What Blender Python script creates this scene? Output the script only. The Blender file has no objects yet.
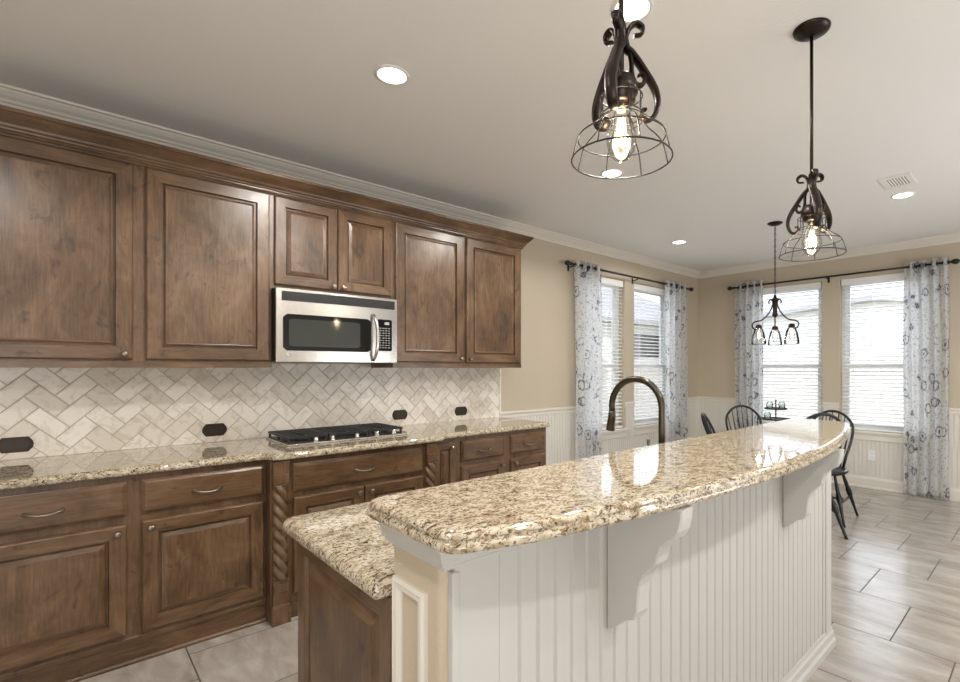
import bpy, bmesh, math, random
from mathutils import Vector, Matrix
random.seed(7)
PI = math.pi
S = bpy.context.scene
COL = S.collection

# ------------------------------------------------------------------ camera
H = 1.369
YAW = math.radians(46.3635)
cam = bpy.data.cameras.new('camera')
co = bpy.data.objects.new('camera', cam)
COL.objects.link(co)
S.camera = co
co.location = (0, 0, H)
co.rotation_euler = (PI / 2, 0, YAW - PI / 2)
cam.sensor_width = 36
cam.lens = 496.09 * 36 / 960
cam.shift_x = -58 / 960
cam.shift_y = 27.1 / 960
cam.clip_start = 0.05
cam.clip_end = 200

# ------------------------------------------------------------------ world, sun, large lights, exposure
w = bpy.data.worlds.new('world')
S.world = w
w.use_nodes = True
wb = w.node_tree.nodes['Background']
wb.inputs[0].default_value = (0.84, 0.91, 1.0, 1)
wb.inputs[1].default_value = 4.4

sun = bpy.data.lights.new('sun', 'SUN')
sun.energy = 5.0
sun.angle = 0.05
sun.color = (1.0, 0.96, 0.9)
so = bpy.data.objects.new('sun', sun)
COL.objects.link(so)
so.rotation_euler = Vector((0.55, 0.5, -0.67)).to_track_quat('-Z', 'Y').to_euler()


def area(name, loc, target, sx, sy, power, color):
    l = bpy.data.lights.new(name, 'AREA')
    l.shape = 'RECTANGLE'
    l.size, l.size_y = sx, sy
    l.energy = power
    l.color = color
    o = bpy.data.objects.new(name, l)
    COL.objects.link(o)
    o.location = loc
    o.rotation_euler = (Vector(target) - Vector(loc)).to_track_quat('-Z', 'Y').to_euler()
    return o


area('fill_behind_camera', (-2.9, 0.6, 1.55), (3.0, 1.4, 1.2), 3.6, 2.2, 12, (1.0, 0.98, 0.95))  # added soft fill behind the camera; the wall there has no window
area('fill_open_side', (2.6, -3.2, 1.5), (3.2, 2.0, 1.1), 4.2, 2.2, 6, (0.97, 0.985, 1.0))  # added fill from the open side
area('ceiling_fill_near', (-0.9, -1.3, 1.1), (-0.2, 0.2, 2.74), 1.6, 1.6, 50, (1.0, 0.985, 0.97))  # unseen uplight added to brighten the near ceiling
area('ceiling_fill_far', (4.0, -1.9, 1.0), (4.0, 0.2, 2.74), 2.4, 1.2, 66, (0.95, 0.975, 1.0))  # second added uplight, lifts the ceiling towards the far wall

S.view_settings.view_transform = 'Standard'
S.view_settings.look = 'None'
S.view_settings.exposure = 0.0
S.view_settings.gamma = 1.0
S.view_settings.use_curve_mapping = False
S.cycles.use_denoising = True
S.cycles.max_bounces = 8
S.cycles.diffuse_bounces = 5
S.cycles.glossy_bounces = 4
S.cycles.transparent_max_bounces = 24
S.cycles.sample_clamp_indirect = 6.0
S.cycles.caustics_reflective = False
S.cycles.caustics_refractive = False


# ------------------------------------------------------------------ materials
def lin(r, g, b):
    f = lambda c: (c / 255 / 12.92) if c / 255 <= 0.04045 else ((c / 255 + 0.055) / 1.055) ** 2.4
    return (f(r), f(g), f(b), 1)


def newmat(name):
    m = bpy.data.materials.new(name)
    m.use_nodes = True
    nt = m.node_tree
    return m, nt, nt.nodes['Principled BSDF'], nt.nodes, nt.links


def plain(name, col, rough=0.5, metal=0.0, spec=0.5, bump=None, coat=0.0):
    m, nt, b, N, L = newmat(name)
    b.inputs['Base Color'].default_value = col
    b.inputs['Roughness'].default_value = rough
    b.inputs['Metallic'].default_value = metal
    b.inputs['Specular IOR Level'].default_value = spec
    b.inputs['Coat Weight'].default_value = coat
    if bump:
        sc, st, dist = bump
        g = N.new('ShaderNodeNewGeometry')
        n = N.new('ShaderNodeTexNoise')
        n.inputs['Scale'].default_value = sc
        n.inputs['Detail'].default_value = 3
        bp = N.new('ShaderNodeBump')
        bp.inputs['Strength'].default_value = st
        bp.inputs['Distance'].default_value = dist
        L.new(g.outputs['Position'], n.inputs['Vector'])
        L.new(n.outputs['Fac'], bp.inputs['Height'])
        L.new(bp.outputs['Normal'], b.inputs['Normal'])
    return m


def ramp(N, stops, interp='LINEAR'):
    r = N.new('ShaderNodeValToRGB')
    r.color_ramp.interpolation = interp
    e = r.color_ramp.elements
    while len(e) < len(stops):
        e.new(0.5)
    for k, (p, c) in enumerate(stops):
        e[k].position = p
        e[k].color = c
    return r


def emit(name, col, strength):
    m = bpy.data.materials.new(name)
    m.use_nodes = True
    nt = m.node_tree
    nt.nodes.remove(nt.nodes['Principled BSDF'])
    e = nt.nodes.new('ShaderNodeEmission')
    e.inputs[0].default_value = col
    e.inputs[1].default_value = strength
    nt.links.new(e.outputs[0], nt.nodes['Material Output'].inputs[0])
    return m


def clear_glass(name, tint=(1, 1, 1, 1), refl=0.9):
    m = bpy.data.materials.new(name)
    m.use_nodes = True
    nt = m.node_tree
    nt.nodes.remove(nt.nodes['Principled BSDF'])
    t = nt.nodes.new('ShaderNodeBsdfTransparent')
    t.inputs[0].default_value = tint
    g = nt.nodes.new('ShaderNodeBsdfGlossy')
    g.inputs['Roughness'].default_value = 0.02
    f = nt.nodes.new('ShaderNodeLayerWeight')
    f.inputs['Blend'].default_value = 0.25
    mu = nt.nodes.new('ShaderNodeMath')
    mu.operation = 'MULTIPLY'
    mu.inputs[1].default_value = refl
    mx = nt.nodes.new('ShaderNodeMixShader')
    nt.links.new(f.outputs['Fresnel'], mu.inputs[0])
    nt.links.new(mu.outputs[0], mx.inputs[0])
    nt.links.new(t.outputs[0], mx.inputs[1])
    nt.links.new(g.outputs[0], mx.inputs[2])
    nt.links.new(mx.outputs[0], nt.nodes['Material Output'].inputs[0])
    return m


def wood(name, grain, tone=1.0, rough=0.34):
    """stained maple; grain is the axis the figure runs along"""
    m, nt, b, N, L = newmat(name)
    g = N.new('ShaderNodeNewGeometry')

    def noise(along, across, detail, dist):
        mp = N.new('ShaderNodeMapping')
        mp.inputs['Scale'].default_value = tuple(along if ax == grain else across for ax in 'xyz')
        n = N.new('ShaderNodeTexNoise')
        n.inputs['Scale'].default_value = 1.0
        n.inputs['Detail'].default_value = detail
        n.inputs['Roughness'].default_value = 0.6
        n.inputs['Distortion'].default_value = dist
        L.new(g.outputs['Position'], mp.inputs['Vector'])
        L.new(mp.outputs[0], n.inputs['Vector'])
        return n
    fine = noise(9, 95, 6, 0.4)        # pores and figure
    cloud = noise(3.2, 6.5, 6, 0.7)    # uneven stain
    knot = noise(7, 11, 3, 1.2)        # dark smudges
    a1 = N.new('ShaderNodeMath'); a1.operation = 'MULTIPLY'; a1.inputs[1].default_value = 0.34
    L.new(fine.outputs['Fac'], a1.inputs[0])
    a2 = N.new('ShaderNodeMath'); a2.operation = 'MULTIPLY_ADD'; a2.inputs[1].default_value = 0.66
    L.new(cloud.outputs['Fac'], a2.inputs[0])
    L.new(a1.outputs[0], a2.inputs[2])
    k = tone

    def c(r, gg, bb):
        return (r * k, gg * k, bb * k, 1)
    r = ramp(N, [(0.33, c(.052, .026, .011)), (0.45, c(.114, .061, .028)), (0.56, c(.174, .099, .050)), (0.68, c(.245, .149, .082))])
    L.new(a2.outputs[0], r.inputs[0])
    sm = ramp(N, [(0.27, (0.30, 0.26, 0.23, 1)), (0.40, (1, 1, 1, 1))])
    L.new(knot.outputs['Fac'], sm.inputs[0])
    mx = N.new('ShaderNodeMixRGB'); mx.blend_type = 'MULTIPLY'; mx.inputs[0].default_value = 0.8
    L.new(r.outputs[0], mx.inputs[1])
    L.new(sm.outputs[0], mx.inputs[2])
    L.new(mx.outputs[0], b.inputs['Base Color'])
    b.inputs['Roughness'].default_value = rough
    b.inputs['Specular IOR Level'].default_value = 0.5
    b.inputs['Coat Weight'].default_value = 0.15
    b.inputs['Coat Roughness'].default_value = 0.2
    return m


def granite(name):
    m, nt, b, N, L = newmat(name)
    g = N.new('ShaderNodeNewGeometry')
    mp = N.new('ShaderNodeMapping')
    mp.inputs['Scale'].default_value = (0.75, 1.15, 1.0)
    mp.inputs['Rotation'].default_value = (0, 0, 0.5)
    L.new(g.outputs['Position'], mp.inputs['Vector'])
    n1 = N.new('ShaderNodeTexNoise')
    n1.inputs['Scale'].default_value = 82
    n1.inputs['Detail'].default_value = 5
    n1.inputs['Roughness'].default_value = 0.62
    n1.inputs['Distortion'].default_value = 1.4
    n2 = N.new('ShaderNodeTexNoise')
    n2.inputs['Scale'].default_value = 34
    n2.inputs['Detail'].default_value = 4
    n2.inputs['Distortion'].default_value = 0.8
    n3 = N.new('ShaderNodeTexNoise')
    n3.inputs['Scale'].default_value = 120
    n3.inputs['Detail'].default_value = 3
    n3.inputs['Distortion'].default_value = 1.0
    for n in (n1, n2, n3):
        L.new(mp.outputs[0], n.inputs['Vector'])
    base = ramp(N, [(0.34, lin(156, 140, 116)), (0.45, lin(188, 175, 151)), (0.56, lin(208, 199, 181)), (0.68, lin(180, 166, 142))])
    L.new(n2.outputs['Fac'], base.inputs[0])
    flecks = ramp(N, [(0.375, (1, 1, 1, 1)), (0.455, (0, 0, 0, 1))])
    L.new(n1.outputs['Fac'], flecks.inputs[0])
    fine = ramp(N, [(0.40, (1, 1, 1, 1)), (0.47, (0, 0, 0, 1))])
    L.new(n3.outputs['Fac'], fine.inputs[0])
    m1 = N.new('ShaderNodeMixRGB')
    m1.inputs[2].default_value = lin(134, 112, 82)
    L.new(fine.outputs[0], m1.inputs[0])
    L.new(base.outputs[0], m1.inputs[1])
    dark = ramp(N, [(0.40, lin(34, 27, 21)), (0.60, lin(82, 66, 48))])
    L.new(n2.outputs['Fac'], dark.inputs[0])
    m2 = N.new('ShaderNodeMixRGB')
    L.new(flecks.outputs[0], m2.inputs[0])
    L.new(m1.outputs[0], m2.inputs[1])
    L.new(dark.outputs[0], m2.inputs[2])
    L.new(m2.outputs[0], b.inputs['Base Color'])
    b.inputs['Roughness'].default_value = 0.045
    b.inputs['Specular IOR Level'].default_value = 0.62
    b.inputs['Coat Weight'].default_value = 0.35
    b.inputs['Coat Roughness'].default_value = 0.03
    return m


def floor_tile():
    m, nt, b, N, L = newmat('floor_tile')
    g = N.new('ShaderNodeNewGeometry')
    sep = N.new('ShaderNodeSeparateXYZ')
    L.new(g.outputs['Position'], sep.inputs[0])
    ax = N.new('ShaderNodeMath'); ax.operation = 'ADD'; ax.inputs[1].default_value = -0.33 + 0.507 * 40
    ay = N.new('ShaderNodeMath'); ay.operation = 'ADD'; ay.inputs[1].default_value = -2.998 + 0.514 * 40
    L.new(sep.outputs[1], ax.inputs[0])
    L.new(sep.outputs[0], ay.inputs[0])
    cb = N.new('ShaderNodeCombineXYZ')
    L.new(ax.outputs[0], cb.inputs[0])
    L.new(ay.outputs[0], cb.inputs[1])
    br = N.new('ShaderNodeTexBrick')
    br.inputs['Scale'].default_value = 1
    br.inputs['Brick Width'].default_value = 0.507
    br.inputs['Row Height'].default_value = 0.514
    br.inputs['Mortar Size'].default_value = 0.0032
    br.inputs['Mortar Smooth'].default_value = 0.1
    br.offset = 0.5
    br.inputs['Color1'].default_value = (0, 0, 0, 1)
    br.inputs['Color2'].default_value = (1, 1, 1, 1)
    br.inputs['Mortar'].default_value = (0.5, 0.5, 0.5, 1)
    L.new(cb.outputs[0], br.inputs['Vector'])
    # long soft streaks across the tile, and small pits
    mp = N.new('ShaderNodeMapping')
    mp.inputs['Scale'].default_value = (6.0, 1.9, 1)
    L.new(g.outputs['Position'], mp.inputs['Vector'])
    add = N.new('ShaderNodeVectorMath'); add.operation = 'MULTIPLY_ADD'
    add.inputs[1].default_value = (3.7, 5.1, 0)
    L.new(br.outputs['Color'], add.inputs[0])
    L.new(mp.outputs[0], add.inputs[2])
    n1 = N.new('ShaderNodeTexNoise')
    n1.inputs['Scale'].default_value = 1.6
    n1.inputs['Detail'].default_value = 8
    n1.inputs['Roughness'].default_value = 0.62
    n1.inputs['Distortion'].default_value = 0.5
    L.new(add.outputs[0], n1.inputs['Vector'])
    r = ramp(N, [(0.24, lin(138, 128, 118)), (0.44, lin(164, 156, 147)), (0.58, lin(178, 172, 165)), (0.76, lin(194, 190, 185))])
    L.new(n1.outputs['Fac'], r.inputs[0])
    mx = N.new('ShaderNodeMixRGB')
    mx.inputs[2].default_value = lin(86, 78, 70)
    L.new(br.outputs['Fac'], mx.inputs[0])
    L.new(r.outputs[0], mx.inputs[1])
    L.new(mx.outputs[0], b.inputs['Base Color'])
    rr = N.new('ShaderNodeMath'); rr.operation = 'MULTIPLY_ADD'
    rr.inputs[1].default_value = 0.45; rr.inputs[2].default_value = 0.20
    L.new(br.outputs['Fac'], rr.inputs[0])
    L.new(rr.outputs[0], b.inputs['Roughness'])
    bp = N.new('ShaderNodeBump')
    bp.inputs['Strength'].default_value = 0.5
    bp.inputs['Distance'].default_value = 0.002
    bp.invert = True
    L.new(br.outputs['Fac'], bp.inputs['Height'])
    L.new(bp.outputs['Normal'], b.inputs['Normal'])
    return m


def marble_tile():
    m, nt, b, N, L = newmat('backsplash_tile')
    at = N.new('ShaderNodeAttribute')
    at.attribute_name = 'tone'
    r = ramp(N, [(0.0, lin(212, 204, 192)), (0.5, lin(226, 220, 210)), (1.0, lin(238, 233, 225))])
    L.new(at.outputs['Fac'], r.inputs[0])
    g = N.new('ShaderNodeNewGeometry')
    n = N.new('ShaderNodeTexNoise')
    n.inputs['Scale'].default_value = 14
    n.inputs['Detail'].default_value = 6
    n.inputs['Distortion'].default_value = 1.5
    L.new(g.outputs['Position'], n.inputs['Vector'])
    v = ramp(N, [(0.38, lin(176, 166, 150)), (0.5, (1, 1, 1, 1))])
    L.new(n.outputs['Fac'], v.inputs[0])
    mx = N.new('ShaderNodeMixRGB')
    mx.blend_type = 'MULTIPLY'
    mx.inputs[0].default_value = 0.28
    L.new(r.outputs[0], mx.inputs[1])
    L.new(v.outputs[0], mx.inputs[2])
    L.new(mx.outputs[0], b.inputs['Base Color'])
    b.inputs['Roughness'].default_value = 0.28
    return m


def curtain_fabric():
    m = bpy.data.materials.new('curtain_fabric')
    m.use_nodes = True
    nt = m.node_tree
    N, L = nt.nodes, nt.links
    N.remove(N['Principled BSDF'])
    uv = N.new('ShaderNodeUVMap')
    uv.uv_map = 'UVMap'
    wn = N.new('ShaderNodeTexNoise')
    wn.inputs['Scale'].default_value = 16
    wn.inputs['Detail'].default_value = 2
    L.new(uv.outputs[0], wn.inputs['Vector'])
    wv = N.new('ShaderNodeVectorMath'); wv.operation = 'MULTIPLY_ADD'
    wv.inputs[1].default_value = (0.07, 0.07, 0)
    L.new(wn.outputs['Color'], wv.inputs[0])
    L.new(uv.outputs[0], wv.inputs[2])
    vo = N.new('ShaderNodeTexVoronoi')
    vo.inputs['Scale'].default_value = 6.0
    vo.inputs['Randomness'].default_value = 0.75
    L.new(wv.outputs[0], vo.inputs['Vector'])
    W0 = (0, 0, 0, 1); W1 = (1, 1, 1, 1)
    rings = ramp(N, [(0.0, W1), (0.10, W1), (0.14, W0), (0.24, W0), (0.27, W1), (0.33, W1), (0.36, W0), (0.42, W0)])
    L.new(vo.outputs['Distance'], rings.inputs[0])
    n2 = N.new('ShaderNodeTexNoise')
    n2.inputs['Scale'].default_value = 38
    n2.inputs['Detail'].default_value = 4
    n2.inputs['Distortion'].default_value = 1.2
    L.new(uv.outputs[0], n2.inputs['Vector'])
    lf = ramp(N, [(0.56, W0), (0.62, W1)])
    L.new(n2.outputs['Fac'], lf.inputs[0])
    brk = N.new('ShaderNodeMath'); brk.operation = 'MULTIPLY'
    n3 = N.new('ShaderNodeTexNoise')
    n3.inputs['Scale'].default_value = 60
    L.new(uv.outputs[0], n3.inputs['Vector'])
    l3 = ramp(N, [(0.38, W0), (0.52, W1)])
    L.new(n3.outputs['Fac'], l3.inputs[0])
    L.new(rings.outputs[0], brk.inputs[0])
    L.new(l3.outputs[0], brk.inputs[1])
    lm = N.new('ShaderNodeMath'); lm.operation = 'MULTIPLY'; lm.inputs[1].default_value = 0.55
    L.new(lf.outputs[0], lm.inputs[0])
    mxv = N.new('ShaderNodeMath'); mxv.operation = 'MAXIMUM'
    L.new(brk.outputs[0], mxv.inputs[0])
    L.new(lm.outputs[0], mxv.inputs[1])
    colr = N.new('ShaderNodeMixRGB')
    colr.inputs[1].default_value = lin(244, 244, 244)
    colr.inputs[2].default_value = lin(112, 118, 136)
    L.new(mxv.outputs[0], colr.inputs[0])
    d = N.new('ShaderNodeBsdfDiffuse')
    t = N.new('ShaderNodeBsdfTranslucent')
    L.new(colr.outputs[0], d.inputs[0])
    L.new(colr.outputs[0], t.inputs[0])
    ms = N.new('ShaderNodeMixShader')
    ms.inputs[0].default_value = 0.72
    L.new(d.outputs[0], ms.inputs[1])
    L.new(t.outputs[0], ms.inputs[2])
    tr = N.new('ShaderNodeBsdfTransparent')
    sheer = N.new('ShaderNodeMixShader')
    sheer.inputs[0].default_value = 0.16
    L.new(ms.outputs[0], sheer.inputs[1])
    L.new(tr.outputs[0], sheer.inputs[2])
    L.new(sheer.outputs[0], N['Material Output'].inputs[0])
    return m


M = {}
M['wall'] = plain('tan_wall_paint', lin(189, 177, 157), 0.7, bump=(140, 0.25, 0.002))
M['ceiling'] = plain('ceiling_paint', lin(230, 229, 227), 0.8, bump=(55, 0.35, 0.004))
M['trim'] = plain('cream_trim_paint', lin(219, 214, 204), 0.4)
M['white'] = plain('white_panel_paint', lin(212, 209, 200), 0.42)
M['island_white'] = plain('island_panel_paint', lin(193, 192, 188), 0.4)
M['frame_white'] = plain('white_window_vinyl', lin(232, 234, 236), 0.35)
M['wood_v'] = wood('wood_upright_grain', 'z', .84)
M['wood_h'] = wood('wood_level_grain', 'x', .80)
M['wood_d'] = wood('wood_cross_grain', 'y', .82)
M['granite'] = granite('granite')
M['floor'] = floor_tile()
M['tile'] = marble_tile()
M['grout'] = plain('backsplash_grout', lin(182, 174, 162), 0.8)
M['steel'] = plain('brushed_steel', lin(205, 202, 196), 0.24, 1.0)
M['nickel'] = plain('aged_nickel', lin(150, 140, 126), 0.32, 1.0)
M['faucet'] = plain('bronze_nickel', lin(84, 79, 69), 0.3, 1.0)
M['black_glass'] = plain('black_glass', lin(22, 22, 24), 0.06)
M['black'] = plain('black_plastic', lin(20, 20, 21), 0.4)
M['iron'] = plain('cast_iron', lin(34, 33, 33), 0.5)
M['bronze'] = plain('dark_bronze', lin(34, 24, 18), 0.36, 0.5)
M['plate'] = plain('bronze_plate', lin(58, 47, 37), 0.4, 0.6)
M['black_paint'] = plain('black_chair_paint', lin(17, 17, 18), 0.3)
M['rod'] = plain('black_rod', lin(18, 16, 16), 0.4)
M['curtain'] = curtain_fabric()
M['slat'] = plain('white_slat', lin(238, 238, 236), 0.45)
M['pane'] = clear_glass('window_pane', (0.97, 0.985, 1, 1), 0.6)
M['bulb_glass'] = clear_glass('clear_bulb_glass', (1, 0.985, 0.95, 1), 0.8)
M['shade_glass'] = clear_glass('clear_shade_glass', (0.97, 0.97, 0.97, 1), 1.0)
M['filament'] = emit('glowing_filament', (1.0, 0.70, 0.36, 1), 14)
M['lamp'] = emit('lit_lens', (1.0, 0.93, 0.80, 1), 9)
M['legend'] = plain('keypad_print', lin(170, 170, 165), 0.5)
M['vent_white'] = plain('vent_white', lin(225, 222, 216), 0.45)
M['vent_dark'] = plain('vent_dark', lin(70, 68, 66), 0.7)
M['siding'] = plain('pale_siding', lin(212, 208, 202), 0.7)
M['roof'] = plain('grey_shingle', lin(150, 148, 150), 0.85, bump=(30, 0.5, 0.01))
M['shutter'] = plain('grey_shutter', lin(96, 98, 104), 0.6)
M['fence'] = plain('weathered_fence', lin(182, 176, 170), 0.8)
M['lawn'] = plain('lawn', lin(150, 148, 130), 0.9)
M['jar'] = clear_glass('jar_glass', (0.9, 0.94, 0.95, 1), 1.0)
M['table_wood'] = wood('table_wood', 'x', 0.9)


# ------------------------------------------------------------------ mesh building
class MB:
    def __init__(s):
        s.v, s.f, s.m, s.sm = [], [], [], []

    def add(s, vs, fs, mi=0, smooth=False):
        o = len(s.v)
        s.v += [tuple(p) for p in vs]
        for f in fs:
            s.f.append([i + o for i in f])
            s.m.append(mi)
            s.sm.append(smooth)

    def box(s, x0, x1, y0, y1, z0, z1, mi=0):
        vs = [(x, y, z) for z in (z0, z1) for y in (y0, y1) for x in (x0, x1)]
        s.add(vs, [(0, 1, 3, 2), (4, 5, 7, 6), (0, 1, 5, 4), (2, 3, 7, 6), (0, 2, 6, 4), (1, 3, 7, 5)], mi)

    def loft(s, rings, mi=0, smooth=False, cap0=True, cap1=True, closed=False):
        n = len(rings[0])
        vs = [p for r in rings for p in r]
        fs = []
        K = len(rings)
        for k in range(K if closed else K - 1):
            a, b = k * n, ((k + 1) % K) * n
            for i in range(n):
                j = (i + 1) % n
                fs.append((a + i, a + j, b + j, b + i))
        s.add(vs, fs, mi, smooth)
        o = len(s.v) - len(vs)
        if not closed:
            if cap0:
                s.f.append([o + i for i in range(n)]); s.m.append(mi); s.sm.append(False)
            if cap1:
                s.f.append([o + (K - 1) * n + i for i in range(n)]); s.m.append(mi); s.sm.append(False)

    def tube(s, pts, r, n=8, mi=0, closed=False, flat=None):
        """sweep a round (or flat=(w,t) oval) section along points"""
        P = [Vector(p) for p in pts]
        K = len(P)
        R = r if isinstance(r, (list, tuple)) else [r] * K
        T = []
        for i in range(K):
            if closed:
                t = P[(i + 1) % K] - P[i - 1]
            else:
                t = P[min(i + 1, K - 1)] - P[max(i - 1, 0)]
            T.append(t.normalized() if t.length > 1e-9 else Vector((0, 0, 1)))
        u = T[0].orthogonal().normalized()
        if flat and len(flat) > 2:
            u = Vector(flat[2])
        rings = []
        for i in range(K):
            if flat and len(flat) > 2:
                u = Vector(flat[2])
            u = (u - T[i] * u.dot(T[i]))
            u = u.normalized() if u.length > 1e-6 else T[i].orthogonal().normalized()
            vv = T[i].cross(u)
            a, b = (R[i], R[i]) if not flat else (R[i] * flat[0], R[i] * flat[1])
            rings.append([P[i] + u * (a * math.cos(2 * PI * k / n)) + vv * (b * math.sin(2 * PI * k / n)) for k in range(n)])
        s.loft(rings, mi, True, closed=closed)

    def lathe(s, prof, c=(0, 0, 0), n=20, mi=0, axis='z', smooth=True, cap=True):
        rings = []
        for r, h in prof:
            ring = []
            for k in range(n):
                a, b = r * math.cos(2 * PI * k / n), r * math.sin(2 * PI * k / n)
                p = {'z': (a, b, h), 'y': (a, h, b), 'x': (h, a, b)}[axis]
                ring.append((c[0] + p[0], c[1] + p[1], c[2] + p[2]))
            rings.append(ring)
        s.loft(rings, mi, smooth, cap, cap)

    def prism(s, poly, axis, a0, a1, mi=0, smooth=False):
        """extrude a polygon along an axis; poly holds the two other coordinates in xyz order"""
        def put(p, a):
            return {'x': (a, p[0], p[1]), 'y': (p[0], a, p[1]), 'z': (p[0], p[1], a)}[axis]
        s.loft([[put(p, a0) for p in poly], [put(p, a1) for p in poly]], mi, smooth)

    def build(s, name, mats, parent=None, off=None, smooth_angle=None, bevel=None):
        if not isinstance(mats, (list, tuple)):
            mats = [mats]
        if off is None and parent is not None:
            off = ROOT.get(parent.name, (0, 0, 0))
        off = off or (0, 0, 0)
        me = bpy.data.meshes.new(name)
        me.from_pydata([(x - off[0], y - off[1], z - off[2]) for x, y, z in s.v], [], s.f)
        for mt in mats:
            me.materials.append(mt)
        me.polygons.foreach_set('material_index', s.m)
        me.polygons.foreach_set('use_smooth', s.sm)
        bm = bmesh.new()
        bm.from_mesh(me)
        bmesh.ops.recalc_face_normals(bm, faces=bm.faces)
        bm.to_mesh(me)
        bm.free()
        o = bpy.data.objects.new(name, me)
        COL.objects.link(o)
        if parent is not None:
            o.parent = parent
            ROOT[o.name] = off
        if bevel:
            b = o.modifiers.new('edge', 'BEVEL')
            b.width = bevel
            b.segments = 2
            b.limit_method = 'ANGLE'
            b.angle_limit = math.radians(50)
        return o


ROOT = {}


def tag(o, label=None, cat=None, group=None, kind=None):
    if label:
        o['label'] = label
    if cat:
        o['category'] = cat
    if group:
        o['group'] = group
    if kind:
        o['kind'] = kind
    return o


def thing(name, label, cat, loc=(0, 0, 0), rz=0.0, group=None, kind=None):
    o = bpy.data.objects.new(name, None)
    o.empty_display_size = 0.1
    COL.objects.link(o)
    o.location = loc
    o.rotation_euler = (0, 0, rz)
    tag(o, label, cat, group, kind)
    ROOT[o.name] = tuple(loc) if rz == 0.0 else (0, 0, 0)
    return o


def copy_tree(o, parent=None):
    c = o.copy()
    COL.objects.link(c)
    if parent is not None:
        c.parent = parent
    for ch in list(o.children):
        copy_tree(ch, c)
    return c


def one(name, mb, mats, label, cat, loc=(0, 0, 0), group=None, kind=None, bevel=None):
    o = mb.build(name, mats, None, loc, bevel=bevel)
    o.location = loc
    return tag(o, label, cat, group, kind)


def struct(name, mb, mats, label, cat, bevel=None):
    return one(name, mb, mats, label, cat, kind='structure', bevel=bevel)


# ------------------------------------------------------------------ room shell
W = 3.606      # face of the kitchen wall (y)
B = 6.649      # face of the breakfast-room wall (x)
CE = 2.743     # ceiling
X0, Y0 = -3.3, -3.6
TW = 0.16
WL = [(4.02, 4.878), (5.072, 5.93)]          # openings in the kitchen wall, along x
WB = [(0.90, 1.786), (1.979, 2.865)]         # openings in the breakfast wall, along y
SZ, HZ = 0.65, 2.42                          # sill and head of the openings

mb = MB(); mb.box(X0 - TW, B + TW, Y0 - TW, W + TW, -0.1, 0)
struct('floor', mb, M['floor'], 'large beige stone-look floor tiles laid in offset rows', 'floor')
mb = MB(); mb.box(X0 - TW, B + TW, Y0 - TW, W + TW, CE, CE + 0.12)
struct('ceiling', mb, M['ceiling'], 'textured off-white ceiling over the kitchen', 'ceiling')


def holed(mb, put, a0, a1, openings):
    xs = [a0]
    for o in openings:
        xs += list(o)
    xs.append(a1)
    for k in range(0, len(xs), 2):
        put(mb, xs[k], xs[k + 1], 0, CE)
    for o in openings:
        put(mb, o[0], o[1], 0, SZ)
        put(mb, o[0], o[1], HZ, CE)


mb = MB(); holed(mb, lambda m, a, b, z0, z1: m.box(a, b, W, W + TW, z0, z1), X0, B + TW, WL)
struct('wall_left', mb, M['wall'], 'tan wall behind the kitchen cabinets', 'wall')
mb = MB(); holed(mb, lambda m, a, b, z0, z1: m.box(B, B + TW, a, b, z0, z1), Y0, W, WB)
struct('wall_back', mb, M['wall'], 'tan wall with two windows at the far end', 'wall')
mb = MB(); mb.box(X0, B, Y0 - TW, Y0, 0, CE)
struct('wall_right', mb, M['wall'], 'tan wall on the open side of the room', 'wall')
mb = MB(); mb.box(X0 - TW, X0, Y0 - TW, W, 0, CE)
struct('wall_front', mb, M['wall'], 'tan wall behind the viewpoint', 'wall')

# crown moulding, profile as (distance from wall, height)
CR = [(0.0, 2.665), (0.012, 2.665), (0.014, 2.680), (0.024, 2.684), (0.030, 2.694), (0.050, 2.706), (0.068, 2.722), (0.074, 2.730), (0.088, 2.732), (0.090, 2.743), (0.0, 2.743)]
mb = MB(); mb.prism([(W - d, z) for d, z in CR], 'x', X0, B)
struct('trim_1', mb, M['trim'], 'cream crown moulding along the cabinet wall', 'moulding')
mb = MB(); mb.prism([(B - d, z) for d, z in CR], 'y', Y0, W)
struct('trim_2', mb, M['trim'], 'cream crown moulding along the far window wall', 'moulding')

# wainscot panels with beads, chair rails and baseboards
CX1 = 2.955


def bead(a0, a1, z0, z1, face, put, mb, pitch=0.042, depth=0.012, groove=0.004):
    """board with V grooves: face is the outer surface distance, put(a, d, z) -> xyz"""
    n = max(1, round((a1 - a0) / pitch))
    p = (a1 - a0) / n
    prof = [(a0, depth)]
    for k in range(n):
        c = a0 + p * k
        if k:
            prof += [(c - groove, depth), (c - groove * 0.2, depth - groove), (c + groove * 0.2, depth - groove), (c + groove, depth)]
    prof += [(a1, depth)]
    prof = prof + [(a1, 0), (a0, 0)]
    # top and bottom as strips to keep faces simple
    vs = []
    for a, d in prof:
        vs.append(put(a, d, z0)); vs.append(put(a, d, z1))
    K = len(prof)
    fs = [(2 * k, 2 * ((k + 1) % K), 2 * ((k + 1) % K) + 1, 2 * k + 1) for k in range(K)]
    mb.add(vs, fs)


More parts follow.
